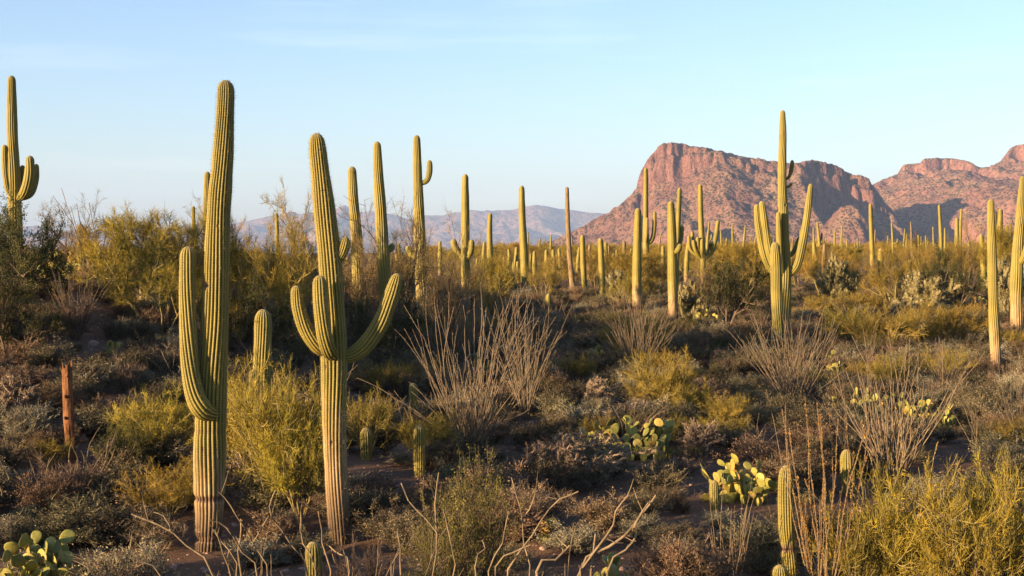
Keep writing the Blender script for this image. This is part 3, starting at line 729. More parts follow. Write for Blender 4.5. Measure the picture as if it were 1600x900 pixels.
def skeleton_tree(seed, nstem, L, r, depth, lean, twigs, tl, tw, matw, matf, up=.25, kids=(3, 5), spread=.7, leafn=0, leafl=.02, wood_k=5, bare=.12, tdir=0.8, tup=.35, wob=.35):
    rng = np.random.default_rng(seed); out = []
    for sidx in range(nstem):
        a = sidx / nstem * 6.283 + rng.uniform(-.5, .5)
        grow(rng, np.array([math.cos(a), math.sin(a), 0]) * r * 1.2 + np.array([0, 0, -.04]), np.array([math.cos(a) * lean, math.sin(a) * lean, 1.0]), L * rng.uniform(.75, 1.1), r, depth, out, up, wob, 6, kids, spread)
    wb = Buf(); fb = Buf()
    ends = []
    for pts, rd, dp in out:
        tube(wb, pts, np.maximum(rd, .0035), wood_k if dp >= depth - 1 else 3)
        if dp <= 1:
            w = 1.0 if dp == 0 else .4
            seg = np.linalg.norm(pts[-1] - pts[0]) * w
            ends.append((pts, seg))
    tot = sum(e[1] for e in ends)
    Pt, Dr, TV = [], [], []
    for pts, seg in ends:
        if rng.random() < bare: continue
        m = max(2, int(twigs * seg / tot)); t = rng.uniform(.1, 1, m) * (len(pts) - 1); i = np.minimum(t.astype(int), len(pts) - 2); f = (t - i)[:, None]
        Pt.append(pts[i] * (1 - f) + pts[i + 1] * f); Dr.append(unit(unit(pts[i + 1] - pts[i]) + rng.normal(size=(m, 3)) * tdir + np.array([0, 0, tup]))); TV.append(np.full(m, rng.random()))
    TV = np.concatenate(TV); Pt = np.concatenate(Pt); Dr = np.concatenate(Dr); n = len(Pt)
    L1 = rng.uniform(.5, 1.2, n) * tl
    if tw > 0:
        ribbons(fb, Pt, Dr, L1, tw, rng, .22, tv=TV)
        m = n // 2; ribbons(fb, Pt[:m] + Dr[:m] * L1[:m, None] * .5, unit(Dr[:m] + rng.normal(size=(m, 3)) * .6), L1[:m] * .6, tw * .8, rng, .2, tv=TV[:m])
    if leafn:
        ix = rng.integers(0, n, leafn); pos = Pt[ix] + Dr[ix] * (L1[ix] * rng.uniform(.1, 1.0, leafn))[:, None] + rng.normal(size=(leafn, 3)) * leafl * .8
        leaves(fb, pos, rng.uniform(.7, 1.3, leafn) * leafl, rng.uniform(.35, .6, leafn) * leafl, rng, tv=TV[ix])
    return (wb.mesh('stems', [mat[matw]]), fb.mesh('foliage', [mat[matf]], smooth=False))

def dims(*mes):
    co = []
    for me in mes:
        a = np.zeros(len(me.vertices) * 3, np.float32); me.vertices.foreach_get('co', a); co.append(a.reshape(-1, 3))
    co = np.concatenate(co)
    return np.percentile(np.abs(co[:, :2]).max(1), 97) * 2, np.percentile(co[:, 2], 99)

KIND = {}
def reg(kind, variants): KIND[kind] = [(v, dims(*v)) for v in variants]
reg('palo', [skeleton_tree(10 + i, 5, 1.5, .05, 3, .75, 8500, .20, .0075, 'bark', 'pv_twig', leafn=6000, leafl=.022, tup=.3) for i in range(4)])
reg('sparse', [skeleton_tree(30 + i, 6, 1.6, .04, 3, .55, 3600, .22, .006, 'darkbark', 'pv_dry', up=.35, kids=(3, 4), leafn=1500, leafl=.02) for i in range(3)])
reg('golden', [skeleton_tree(50 + i, 11, .62, .016, 2, .8, 8000, .095, .0042, 'bark', 'gold', bare=.26, up=.3, kids=(5, 7), leafn=8000, leafl=.013, tdir=.75, tup=.35) for i in range(3)])
reg('green', [skeleton_tree(70 + i, 11, .62, .016, 2, .9, 7200, .095, .0044, 'bark', 'pv_twig', bare=.24, up=.3, kids=(5, 7), leafn=6000, leafl=.014, tdir=.8, tup=.35) for i in range(4)])
reg('creosote', [skeleton_tree(90 + i, 16, .85, .013, 2, .5, 1800, .10, .004, 'darkbark', 'creosote', up=.3, kids=(3, 5), leafn=9000, leafl=.024, spread=.5) for i in range(3)])
reg('mesquite', [skeleton_tree(110 + i, 5, 1.2, .05, 3, .8, 2500, .14, .004, 'darkbark', 'mesquite', up=.15, kids=(3, 5), leafn=15000, leafl=.045) for i in range(3)])
reg('brush', [skeleton_tree(130 + i, 14, .40, .008, 2, .9, 2200, .10, .0042, 'darkbark', 'dry', up=.2, kids=(3, 5), tup=.5) for i in range(3)])

def bursage(seed, dry=0.0):
    rng = np.random.default_rng(seed); b = Buf()
    out = []
    for q in range(26):
        a = rng.uniform(0, 6.283); ln = rng.uniform(.2, 1.3)
        grow(rng, np.array([0, 0, 0.0]), np.array([math.cos(a) * ln, math.sin(a) * ln, 1.0]), rng.uniform(.16, .30), .006, 1, out, .25, .4, 4, (3, 5), .7, (.5, .8))
    Pt, Dr = [], []
    for pts, rd, dp in out:
        tube(b, pts, np.maximum(rd, .003), 3, mat=0, tint=rng.random())
        m = 16 if dp == 0 else 5
        t = rng.uniform(.2, 1, m) * (len(pts) - 1); i = np.minimum(t.astype(int), len(pts) - 2); f = (t - i)[:, None]
        Pt.append(pts[i] * (1 - f) + pts[i + 1] * f); Dr.append(unit(unit(pts[i + 1] - pts[i]) + rng.normal(size=(m, 3)) * .8 + np.array([0, 0, .5])))
    Pt = np.concatenate(Pt); Dr = np.concatenate(Dr); n = len(Pt)
    ribbons(b, Pt, Dr, rng.uniform(.03, .09, n), .0035, rng, .2, mat=1)
    m = int(5200 * (1 - dry)); ix = rng.integers(0, n, m)
    leaves(b, Pt[ix] + Dr[ix] * rng.uniform(0, .08, m)[:, None] + rng.normal(size=(m, 3)) * .012, rng.uniform(.011, .022, m), rng.uniform(.006, .011, m), rng, mat=1, up=.3)
    return (b.mesh('bursage', [mat['darkbark'], mat['bursage']], smooth=False),)
reg('bursage', [bursage(150 + i, .0 if i < 3 else .55) for i in range(5)])

def ocotillo(seed, ncane, L, lean, r=.013, leafy=0, matc='cane'):
    rng = np.random.default_rng(seed); cb = Buf(); fb = Buf()
    for q in range(ncane):
        a = rng.uniform(0, 6.283); ln = lean * rng.uniform(.1, 1) ** .7; l = L * rng.uniform(.55, 1.08); ns = 12
        dd = unit(np.array([math.cos(a) * ln, math.sin(a) * ln, 1.0])); p = np.array([math.cos(a), math.sin(a), 0]) * rng.uniform(.02, .10) + np.array([0, 0, -.05]); pts = [p]
        for i in range(ns):
            dd = unit(dd + rng.normal(size=3) * .085 + np.array([0, 0, .015])); pts.append(pts[-1] + dd * l / ns)
        pts = np.array(pts); rr = r * rng.uniform(.7, 1.15)
        tube(cb, pts, np.linspace(rr, rr * .42, ns + 1), 5)
        if rng.random() < .35:
            i = int(rng.integers(4, 9)); d2 = unit(unit(pts[i + 1] - pts[i]) + rng.normal(size=3) * .35)
            p2 = [pts[i]]
            for z in range(5): d2 = unit(d2 + rng.normal(size=3) * .09 + np.array([0, 0, .08])); p2.append(p2[-1] + d2 * l * .08)
            tube(cb, p2, np.linspace(rr * .6, rr * .35, 6), 4)
        m = 50 if not leafy else leafy; t = rng.uniform(.1, 1, m) * ns; i = np.minimum(t.astype(int), ns - 1); f = (t - i)[:, None]
        pp = pts[i] * (1 - f) + pts[i + 1] * f; o = unit(rng.normal(size=(m, 3)))
        if leafy: leaves(fb, pp + o * .014, rng.uniform(.015, .032, m), rng.uniform(.009, .015, m), rng)
        else: ribbons(fb, pp, o, rng.uniform(.015, .035, m), .003, rng, 0)
    return (cb.mesh('canes', [mat[matc]]), fb.mesh('leaves' if leafy else 'thorns', [mat['orange_leaf' if leafy else 'dry']], smooth=False))
reg('ocotillo', [ocotillo(170, 70, 2.1, .58, .009), ocotillo(171, 52, 2.1, .5, .0095), ocotillo(172, 85, 1.9, .8, .009), ocotillo(173, 42, 1.9, .9, .009)])
reg('fewcane', [ocotillo(180, 9, 1.9, .5, .011), ocotillo(181, 13, 1.6, .45, .012, 0, 'palecane'), ocotillo(182, 7, 1.6, .7, .011)])
reg('leafycane', [ocotillo(190, 26, 2.0, .45, .013, 260), ocotillo(191, 14, 1.9, .5, .013, 150)])

def dead_branch(seed, n, L, lean, r=.016):
    rng = np.random.default_rng(seed); b = Buf(); out = []
    for q in range(n):
        a = rng.uniform(0, 6.283)
        grow(rng, np.array([0, 0, -.05]), np.array([math.cos(a) * lean, math.sin(a) * lean, 1]), L * rng.uniform(.6, 1.05), r * rng.uniform(.7, 1.1), 2, out, .10, .32, 8, (1, 3), .42, (.35, .6))
    for pts, rd, dp in out: tube(b, pts, np.maximum(rd, .0045), 6)
    return (b.mesh('branches', [mat['palecane']]),)
reg('dead', [dead_branch(200, 9, 1.5, .65, .010), dead_branch(201, 7, 1.5, .55, .010), dead_branch(202, 12, 1.2, .8, .010)])

def cholla(seed, n, r, mats, depth=3, L=.42):
    rng = np.random.default_rng(seed); out = []; b = Buf(); f = Buf()
    for q in range(n):
        a = rng.uniform(0, 6.283); grow(rng, np.array([0, 0, -.03]), np.array([math.cos(a) * .5, math.sin(a) * .5, 1]), L * rng.uniform(.8, 1.2), r, depth, out, .1, .5, 4, (3, 4), 1.0, (.55, .8))
    for pts, rd, dp in out:
        m = len(pts); pts2 = np.repeat(pts, 2, 0)[:-1]; pts2[1::2] = (pts[:-1] + pts[1:]) / 2
        rr = np.interp(np.linspace(0, 1, len(pts2)), np.linspace(0, 1, m), np.maximum(rd, r * .55)); rr[1::2] *= 1.2; rr[-1] *= .35
        tube(b, pts2, rr, 6)
        if dp < 3:
            kk = 70; t = rng.uniform(0, 1, kk) * (m - 1); i = np.minimum(t.astype(int), m - 2); fr = (t - i)[:, None]
            o = unit(rng.normal(size=(kk, 3))); ribbons(f, pts[i] * (1 - fr) + pts[i + 1] * fr + o * r * .55, unit(o + rng.normal(size=(kk, 3)) * .3), rng.uniform(.02, .04, kk), .004, rng, 0)
    return (b.mesh('stems', [mat[mats[0]]]), f.mesh('spines', [mat[mats[1]]], smooth=False))
reg('cholla', [cholla(210 + i, 7, .034, ('cholla', 'cholla_spine'), 3, .26) for i in range(2)])
reg('drycholla', [cholla(220 + i, 5, .016, ('deadcholla', 'dry')) for i in range(2)])

NAMES = dict(palo='palo_verde_tree', sparse='twiggy_tree', golden='golden_shrub', green='yellow_green_shrub', creosote='creosote_bush', mesquite='mesquite_tree', brush='dry_brush',
             bursage='bursage_bush', ocotillo='ocotillo', fewcane='ocotillo', leafycane='leafy_ocotillo', dead='dead_branch_shrub', cholla='cholla', drycholla='dry_cholla')
CATS = dict(palo='tree', sparse='tree', golden='shrub', green='shrub', creosote='shrub', mesquite='tree', brush='shrub', bursage='shrub', ocotillo='ocotillo', fewcane='ocotillo', leafycane='ocotillo', dead='shrub', cholla='cactus', drycholla='cactus')
PARTS = {'palo': ('trunk', 'crown'), 'sparse': ('trunk', 'crown'), 'mesquite': ('trunk', 'crown')}
placed = []
def put(kind, x, y, h, w=None, label=None, group=None, v=0, rz=0.0, sink=0.0):
    var, (dw, dh) = KIND[kind][v % len(KIND[kind])]
    sz = h / dh; sxy = sz if w is None else float(np.clip(w / dw, sz * .55, sz * 1.9))
    loc = (x, y, G(x, y) - sink)
    nm = NAMES[kind]
    if len(var) == 1:
        o = link(nm, var[0], None, loc); o.rotation_euler = (0, 0, rz)
    else:
        o = empty(nm, loc, rz)
        for me, pn in zip(var, PARTS.get(kind, (var[0].name.split('.')[0], var[1].name.split('.')[0]))):
            link(pn, me, o)
    o.scale = (sxy, sxy, sz)
    tag(o, label, CATS[kind], group); placed.append((x, y, max(h, .3)))
    return o
def key(kind, px, py, hpx, wpx, label, v=0, rz=0.0, D=None, group=None):
    D = D or hit(px, py); p = P(px, py, D)
    return put(kind, p[0], D, max(P(px, py - hpx, D)[2] - G(p[0], D), .15), wpx / FOC * D, label, group, v, rz)

# left rise
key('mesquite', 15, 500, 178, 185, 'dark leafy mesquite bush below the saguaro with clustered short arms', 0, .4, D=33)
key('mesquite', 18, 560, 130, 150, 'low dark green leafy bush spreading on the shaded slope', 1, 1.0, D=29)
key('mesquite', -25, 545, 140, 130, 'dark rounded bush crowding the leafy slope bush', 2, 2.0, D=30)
key('sparse', 130, 450, 140, 140, 'greyish twiggy tree around the bristly-topped young saguaro', 0, .2, D=40)
key('fewcane', 150, 430, 125, 110, 'spindly bare ocotillo reaching above the greyish twiggy tree', 0, .7, D=39)
key('palo', 215, 492, 162, 170, 'golden palo verde beside the spindly ocotillo', 0, .5, D=36)
key('sparse', 285, 480, 155, 140, 'open twiggy tree with mountains showing through, by a pencil-thin saguaro', 1, 1.6, D=38)
key('palo', 250, 500, 95, 150, 'low yellow palo verde in front of the open twiggy tree', 1, 2.4, D=34)
key('palo', 415, 480, 172, 190, 'rounded golden palo verde between the two giant saguaros', 2, .9, D=36)
key('palo', 372, 480, 130, 100, 'yellow palo verde touching the flank of the thick giant', 3, 2.9, D=38)
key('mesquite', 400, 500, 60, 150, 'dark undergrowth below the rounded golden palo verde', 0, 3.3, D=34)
key('palo', 165, 470, 125, 120, 'yellowish palo verde below the spindly ocotillo', 3, 4.0, D=37.5)
key('palo', 320, 480, 150, 120, 'golden palo verde showing on both sides of the low arm', 0, 5.0, D=37)
key('palo', 470, 470, 122, 100, 'small golden palo verde behind the forked giant', 1, 5.0, D=40)
key('palo', 90, 480, 90, 100, 'olive palo verde behind the dark prickly pear on the rise', 2, 5.5, D=41)
key('ocotillo', 120, 534, 118, 85, 'reddish dry ocotillo clump on pale soil above the rusty stump', 3, .3)
key('brush', 118, 536, 78, 78, 'reddish brown brush at the foot of the dry ocotillo clump', 1, .3)
key('sparse', 625, 470, 160, 140, 'open brown twiggy tree between two tall saguaros', 2, .3, D=44)
key('sparse', 560, 470, 120, 90, 'thin twiggy tree in front of the half-hidden slim saguaro', 0, 2.2, D=43)
key('sparse', 695, 490, 140, 130, 'grey twiggy tree beside the saguaro with a hooked arm', 1, .9, D=47)
key('mesquite', 600, 510, 55, 130, 'dark thicket at the foot of the stub-armed saguaro', 2, 1.7, D=38)
key('ocotillo', 575, 520, 60, 40, 'small bare ocotillo behind the long upswept arm', 3, 1.2)
key('ocotillo', 372, 560, 90, 70, 'bare dry ocotillo behind the young stout saguaro', 3, 2.1)
# middle distance
key('ocotillo', 735, 716, 245, 200, 'broad fan of bare ocotillo canes above a creosote bush', 0, .2)
key('ocotillo', 822, 658, 190, 105, 'narrow sheaf of bare ocotillo canes', 1, .8)
key('ocotillo', 706, 578, 135, 130, 'dense brown ocotillo at the foot of the hook-armed saguaro', 2, 1.9)
key('green', 690, 545, 80, 70, 'yellowish bush tangled in the dense brown ocotillo', 0, .1)
key('ocotillo', 995, 592, 125, 115, 'dense grey ocotillo with yellow twigs growing through it', 2, .4)
key('green', 1000, 575, 85, 100, 'yellow-green bush growing through the dense grey ocotillo', 1, 1.1)
key('golden', 1045, 655, 105, 135, 'sunlit yellow shrub with a bare pale branch', 0, .8)
key('green', 1080, 700, 50, 90, 'low yellow-green shrub below the sunlit yellow one', 2, .2)
key('ocotillo', 1240, 642, 145, 150, 'thick brown ocotillo in front of the grandest saguaro', 2, 2.6)
key('ocotillo', 1395, 765, 225, 180, 'tall bare ocotillo with crossing canes behind golden shrubs', 1, 3.0)
key('ocotillo', 1330, 730, 160, 130, 'leaning bare ocotillo beside the tall crossing-cane one', 3, 3.9)
key('ocotillo', 1478, 622, 85, 80, 'short upright ocotillo rising from a brown shrub', 1, .9)
key('brush', 1478, 632, 42, 90, 'brown shrub wrapped round the short upright ocotillo', 0, .9)
key('fewcane', 1530, 722, 120, 55, 'sparse thin ocotillo on shaded ground near the tan-footed saguaro', 2, .5)
key('ocotillo', 1600, 715, 175, 110, 'bare ocotillo with long leaning canes in front of the tan-footed saguaro', 3, .8)
key('ocotillo', 1590, 520, 120, 60, 'bare ocotillo canes before the woodpecker-pocked saguaro', 1, .8)
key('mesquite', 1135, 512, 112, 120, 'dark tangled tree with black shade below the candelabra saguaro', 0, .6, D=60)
key('palo', 1155, 450, 72, 110, 'yellow palo verde behind the dark tangled tree', 0, .2, D=74)
key('sparse', 1100, 480, 80, 70, 'grey dead-limbed tree around the candelabra saguaro trunk', 1, .2, D=66)
key('palo', 1295, 440, 52, 100, 'low golden palo verde between two pale chollas', 1, .2, D=80)
key('palo', 1400, 470, 92, 130, 'bushy palo verde around the stubby wrapped saguaro', 2, 2.2, D=74)
key('mesquite', 1487, 478, 90, 95, 'dark-hearted mesquite beyond the straw-coloured cholla', 1, .2, D=72)
key('palo', 1470, 460, 88, 120, 'broad yellow palo verde over the dark-hearted mesquite', 3, .9, D=78)
key('palo', 1575, 440, 85, 90, 'palo verde between the tan-footed saguaro and the woodpecker-pocked one', 0, 1.9, D=84)
key('sparse', 1510, 420, 80, 50, 'bare twiggy tree on the plain near the short blunt saguaro', 0, 1.9, D=95)
for i, (a, b_, h, w) in enumerate([(1320, 550, 70, 90), (1385, 560, 78, 110), (1440, 550, 75, 90), (1500, 545, 70, 100), (1290, 500, 40, 70), (1350, 500, 45, 80)]):
    key('green', a, b_, h, w, 'rounded yellow-green shrub in the sunlit band before the tan-footed saguaro', i, i * 1.1, group='shrubs of the sunlit band')
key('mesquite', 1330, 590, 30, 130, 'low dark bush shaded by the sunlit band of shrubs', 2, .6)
for i, (a, b_, h, w, D_) in enumerate([(770, 470, 70, 70, 66), (850, 470, 60, 60, 82), (800, 440, 40, 60, 100), (870, 440, 45, 60, 105), (930, 445, 55, 60, 100), (965, 440, 55, 70, 92), (1030, 440, 50, 60, 100), (975, 480, 50, 60, 75), (1190, 440, 50, 60, 90), (1250, 440, 50, 60, 95)]):
    key('palo', a, b_, h, w, 'small yellow palo verde on the saguaro plain', i, i * 1.7, D=D_, group='palo verdes on the plain')
key('cholla', 1312, 452, 44, 62, 'rounded pale cholla with drooping joints', 0, .2, D=76)
key('cholla', 1449, 468, 40, 85, 'wide straw-coloured cholla with an orange stem', 1, .9, D=72)
key('cholla', 795, 452, 24, 40, 'pale cholla at the foot of the straight armless saguaro', 0, 1.4, D=92)
key('cholla', 972, 454, 28, 40, 'pale cholla beside the thick armless saguaro', 1, 2.4, D=80)
key('cholla', 1072, 478, 34, 36, 'greyish cholla beside the knob-armed saguaro', 0, 2.9, D=66)
key('cholla', 1590, 465, 50, 40, 'pale cholla tucked behind the woodpecker-pocked saguaro', 1, 3.9, D=64)
# foreground
key('green', 430, 785, 195, 165, 'big feathery yellow-green shrub between the two giants', 0, .4, D=20.5)
key('golden', 470, 760, 150, 110, 'brighter feathery shrub against the forked giant', 1, 2.0, D=20)
key('green', 385, 700, 130, 90, 'upright feathery shrub hiding the young stout saguaro foot', 2, 2.8, D=22.5)
key('golden', 245, 728, 115, 150, 'sunlit yellow shrub behind the low arm of the thick giant', 2, .9)
key('green', 285, 715, 80, 90, 'feathery shrub against the thick giant on its arm side', 3, 1.9)
key('green', 575, 715, 100, 75, 'yellow-green sprigs beside the forked giant', 1, .9)
key('golden', 1420, 925, 190, 170, 'golden feathery shrub nearest the leafy orange canes', 0, .1, D=15)
key('golden', 1520, 930, 190, 180, 'bright golden shrub in the middle of three before the crossing-cane ocotillo', 1, 1.5, D=14.6)
key('golden', 1600, 930, 195, 150, 'golden shrub at the end of the row, farthest from the leafy orange canes', 2, 2.5, D=15.2)
key('green', 1340, 930, 130, 110, 'greenish shrub between leafy canes and golden shrubs', 3, .7, D=15.0)
key('leafycane', 1285, 935, 290, 120, 'upright canes clothed in small orange leaves', 0, .5, D=14.8)
key('leafycane', 1410, 925, 260, 90, 'single leaning canes with orange leaves beside the golden shrub', 1, .9, D=15.4)
key('creosote', 740, 915, 195, 165, 'upright olive creosote bush with tiny leaves', 0, .3, D=14.6)
key('creosote', 690, 930, 140, 110, 'smaller creosote bush leaning on the upright olive one', 1, 1.2, D=14.2)
key('fewcane', 1137, 935, 175, 75, 'pale thorny canes below the prickly pear with a bristly saguaro', 1, 1.2, D=15.3)
key('drycholla', 868, 770, 78, 110, 'grey-brown branching cholla beside low brush', 0, .4)
key('drycholla', 935, 755, 75, 150, 'spreading dry cholla below the bright prickly pear', 1, .9)
key('drycholla', 1095, 720, 60, 70, 'dry cholla among shaded brush uphill of a prickly pear', 0, 2.9)
key('drycholla', 22, 665, 75, 75, 'pinkish brown cholla near the rusty stump', 1, .2)
key('green', 75, 735, 48, 80, 'low green bush around the foot of the rusty stump', 1, .2)
key('bursage', 165, 850, 60, 130, 'broad grey-green mound beside the thick giant foot', 0, .2)
key('brush', 560, 915, 60, 110, 'tan knobbly brush between the forked giant and the creosote', 1, .2, D=14.5)
for i, (a_, b_, h_, w_) in enumerate([(1050, 800, 40, 80), (1000, 850, 45, 90), (1090, 860, 40, 90), (1190, 850, 35, 70), (1070, 745, 36, 70), (1010, 780, 36, 70), (1180, 720, 40, 80), (1120, 830, 30, 60), (40, 775, 40, 90), (130, 765, 36, 80), (210, 790, 40, 90), (1260, 760, 40, 80), (1290, 690, 36, 70), (600, 850, 50, 90), (640, 800, 40, 80), (480, 880, 45, 90), (250, 860, 50, 90), (900, 870, 50, 100), (860, 810, 45, 90), (1060, 890, 50, 90), (1150, 890, 40, 80), (590, 780, 36, 70)]):
    key(['brush', 'bursage'][i % 2], a_, b_, h_, w_, ['rounded leafless brown brush in deep shade of taller plants', 'dense low bursage in the shade of taller shrubs'][i % 2], i, i * .9, group=['shaded brown brush', 'shaded bursage'][i % 2])
# bare forked branches closest to the camera
def bare_shrub(label, base_px, D, sticks, seed, wpx=4.6):
    rng = np.random.default_rng(seed); p = P(base_px, 900, D); gz = G(p[0], D); bs = np.array([p[0], D, gz])
    root = tag(empty('dead_branch_shrub', bs), label, 'shrub'); placed.append((p[0], D, .5))
    for st in sticks:
        fork = st[0] is None; st = st[1:] if fork else st
        dy0 = rng.uniform(-.25, .25); pts = [P(a_, b_, D + dy0 * (1 if fork else (i + 1) / len(st))) - bs for i, (a_, b_) in enumerate(st)]
        if not fork: pts = [np.array([rng.uniform(-.05, .05), rng.uniform(-.05, .05), -.06])] + pts
        Pn, R, cap, u, td = resample(pts, np.linspace(1, .5, len(pts)), .05)
        Pn = Pn + np.stack([fbm(u * 6, u * 0 + q * 7.7 + seed, 12, 3) - .5 for q in range(3)], 1) * .035 * np.minimum(u, .3)[:, None] / .3
        r0 = wpx / FOC * D / 2 * (.75 if fork else rng.uniform(.8, 1.1))
        b = Buf(); tube(b, Pn, r0 * np.linspace(1.1, .5, len(Pn)) * (1 + .16 * np.sin(u * 55)), 7)
        t_ = np.gradient(Pn, axis=0); m = max(3, int(u[-1] * 7)); ix = rng.integers(len(Pn) // 4, len(Pn) - 1, m)   # short spurs and thorns
        for i in ix:
            d = unit(unit(t_[i]) * .4 + rng.normal(size=3)); ln = rng.uniform(.012, .035) if rng.random() < .8 else rng.uniform(.06, .16)
            tube(b, [Pn[i], Pn[i] + d * ln * .6 + np.array([0, 0, ln * .1]), Pn[i] + d * ln + np.array([0, 0, ln * .3])], [r0 * .38, r0 * .3, r0 * .12], 4)
        link('branch', b.mesh('branch', [mat['palecane']]), root)
bare_shrub('bare forked branch with two long fingers before the thick giant', 350, 9.6,
    [[(335, 900), (312, 868), (285, 845), (264, 824), (232, 815), (204, 803)], [None, (268, 828), (258, 808), (240, 801)], [(252, 900), (212, 884)], [(372, 900), (350, 850), (330, 818)]], 1)
bare_shrub('bundle of bare pale sticks in front of the thick giant foot', 420, 9.3,
    [[(418, 900), (396, 848), (375, 812), (360, 786), (340, 768)], [(402, 900), (378, 862), (352, 820), (330, 812)], [(376, 900), (377, 845), (378, 812)], [None, (396, 848), (412, 820), (420, 806)], [(360, 900), (345, 850), (338, 826)]], 2)
bare_shrub('bare pale sticks rising before the forked giant foot', 480, 9.5,
    [[(480, 900), (455, 855), (432, 818), (421, 798), (431, 764)], [(492, 900), (478, 862), (468, 838), (470, 800)], [(516, 900), (503, 860), (498, 798)], [(545, 900), (520, 862), (508, 850)]], 3)
bare_shrub('pale bare branch forked low in front of the creosote', 680, 9.7,
    [[(677, 900), (683, 835), (662, 806), (640, 786), (624, 754)], [None, (682, 826), (680, 782), (685, 738)], [(708, 900), (707, 862), (699, 820), (692, 796)], [(627, 900), (626, 860), (621, 828)]], 4)
bare_shrub('long bare branches spreading beside the upright creosote', 800, 9.4,
    [[(827, 900), (816, 845), (818, 812), (810, 775), (801, 746)], [None, (817, 808), (830, 792), (837, 768)], [(792, 900), (812, 862), (832, 840), (852, 808), (872, 784), (906, 767)], [(762, 900), (782, 862), (797, 800)], [(772, 900), (800, 868), (832, 852)], [(742, 900), (757, 860), (754, 846)]], 5)
bare_shrub('stout bare branches in front of orange prickly pear pads', 925, 9.1,
    [[(908, 900), (932, 862), (958, 822), (965, 796), (982, 773)], [(905, 900), (945, 862), (985, 830), (1008, 795), (1024, 776)], [None, (990, 825), (1004, 798), (1012, 784)], [(950, 900), (978, 862), (990, 848), (995, 832)], [(840, 900), (870, 876), (890, 853)], [(925, 900), (929, 870), (932, 835)]], 6, 6)
for i, (px, tip, w, D_, lab, v) in enumerate([(440, 800, 190, 10.6, 'thin grey dead brush behind the bare pale sticks', 0), (560, 845, 110, 10.6, 'short bare twig cluster between the forked giant and the creosote', 2), (860, 830, 150, 10.8, 'thin dead twigs behind the stout bare branches', 1)]):
    p = P(px, 900, D_); put('dead', p[0], D_, P(px, tip, D_)[2] - G(p[0], D_), w / FOC * D_ * 1.15, lab, None, v, i * 1.3 + .4)

# ------------------------------------------------------------------ prickly pears
def pad_mesh(seed):
    rng = np.random.default_rng(seed); nu, nv = 14, 9; b = Buf()
    u = np.arange(nu) / nu * 2 * np.pi; V = []
    for j in range(nv):
        ph = -np.pi / 2 + np.pi * j / (nv - 1); c = math.cos(ph)
        x = np.cos(u) * c; y = np.sin(u) * c
        V.append(np.stack([x, np.full(nu, math.sin(ph)), y], 1))
    V = np.array(V); X = V[..., 0]; Yt = V[..., 1]; Z = V[..., 2]
    wdt = .080 * (1 + .20 * Z); out = np.stack([X * wdt * rng.uniform(.95, 1.1), Yt * .0095 + .010 * np.sin(X * 2.2 + seed) * Z, (Z + 1) * .10], -1)
    i = np.arange(nv - 1)[:, None] * nu; j = np.arange(nu)[None]; j2 = (j + 1) % nu
    b.add(out, np.stack([i + j, i + j2, i + nu + j2, i + nu + j], -1).reshape(-1, 4))
    m = 70; a = rng.uniform(0, 6.283, m); q = np.sqrt(rng.random(m)) * .98; zz = np.sin(a) * q; xx = np.cos(a) * q
    sd = np.where(rng.random(m) < .5, -1., 1.); pt = np.stack([xx * .080 * (1 + .20 * zz), sd * .0095 * np.sqrt(1 - q ** 2) + .010 * np.sin(xx * 2.2 + seed) * zz, (zz + 1) * .10], 1)
    ribbons(b, pt, np.stack([xx * q, sd * 1.2, zz * q], 1) + rng.normal(size=(m, 3)) * .5, rng.uniform(.014, .03, m), .0026, rng, 0, mat=1)
    return b.mesh('pad', [mat['pad'], mat['spine']])
pear_pos = []
PADS = [pad_mesh(i) for i in range(3)]
def prickly(px, py, wpx, hpx, npad, label, seed, D=None, scale=.92):
    npad = int(npad * 2.7)
    from mathutils import Matrix
    D = D or hit(px, py); p = P(px, py, D); rng = np.random.default_rng(seed)
    root = tag(empty('prickly_pear', (p[0], D, G(p[0], D))), label, 'cactus'); pear_pos.append((p[0], D, wpx / FOC * D * .5))
    W = wpx / FOC * D; H = hpx / FOC * D; pads = []
    nb = max(2, npad // 4)
    def add(pos, rot, s):
        o = link('pad', PADS[int(rng.integers(3))], root); o.matrix_local = Matrix.Translation(pos) @ rot.to_matrix().to_4x4() @ Matrix.Scale(s, 4)
        pads.append((Vector(pos), rot, s))
    from mathutils import Euler
    for q in range(nb):
        add(Vector((rng.uniform(-.5, .5) * W * .8, rng.uniform(-.4, .4) * W * .6, -.02)), Euler((rng.normal() * .25, rng.normal() * .35, rng.normal() * .7 - .35)).to_quaternion(), scale * rng.uniform(.85, 1.2))
    tries = 0
    while len(pads) < npad and tries < npad * 20:
        tries += 1
        pos, rot, s = pads[int(rng.integers(len(pads)))]
        a = rng.normal() * .55
        tipl = Vector((math.sin(a) * .075, 0, .10 + .095 * math.cos(a))) * s
        np_ = pos + rot @ tipl
        if np_.z > H - .12 * scale or abs(np_.x) > W * .45: continue
        q = rot @ Euler((rng.normal() * .25, a * .8, 0)).to_quaternion() @ Euler((0, 0, rng.normal() * .7)).to_quaternion()
        if (q @ Vector((0, 0, 1))).z < .25: continue
        add(np_, q, scale * rng.uniform(.75, 1.1))
prickly(62, 905, 165, 95, 50, 'sunlit prickly pear clump in front of the broad grey-green mound', 1, D=15.8)
prickly(970, 690, 160, 105, 60, 'large bright prickly pear below the sunlit yellow shrub', 2, D=25.3)
prickly(1030, 685, 70, 60, 14, 'small prickly pear offshoot beside the large bright one', 3, D=25.0)
prickly(1150, 785, 130, 95, 42, 'upright prickly pear with a small saguaro among its pads', 4)
prickly(1375, 655, 170, 75, 60, 'wide dark prickly pear thicket behind ocotillo canes', 5)
prickly(1445, 672, 90, 50, 26, 'yellow-lit prickly pear pads fronting the wide dark thicket', 6)
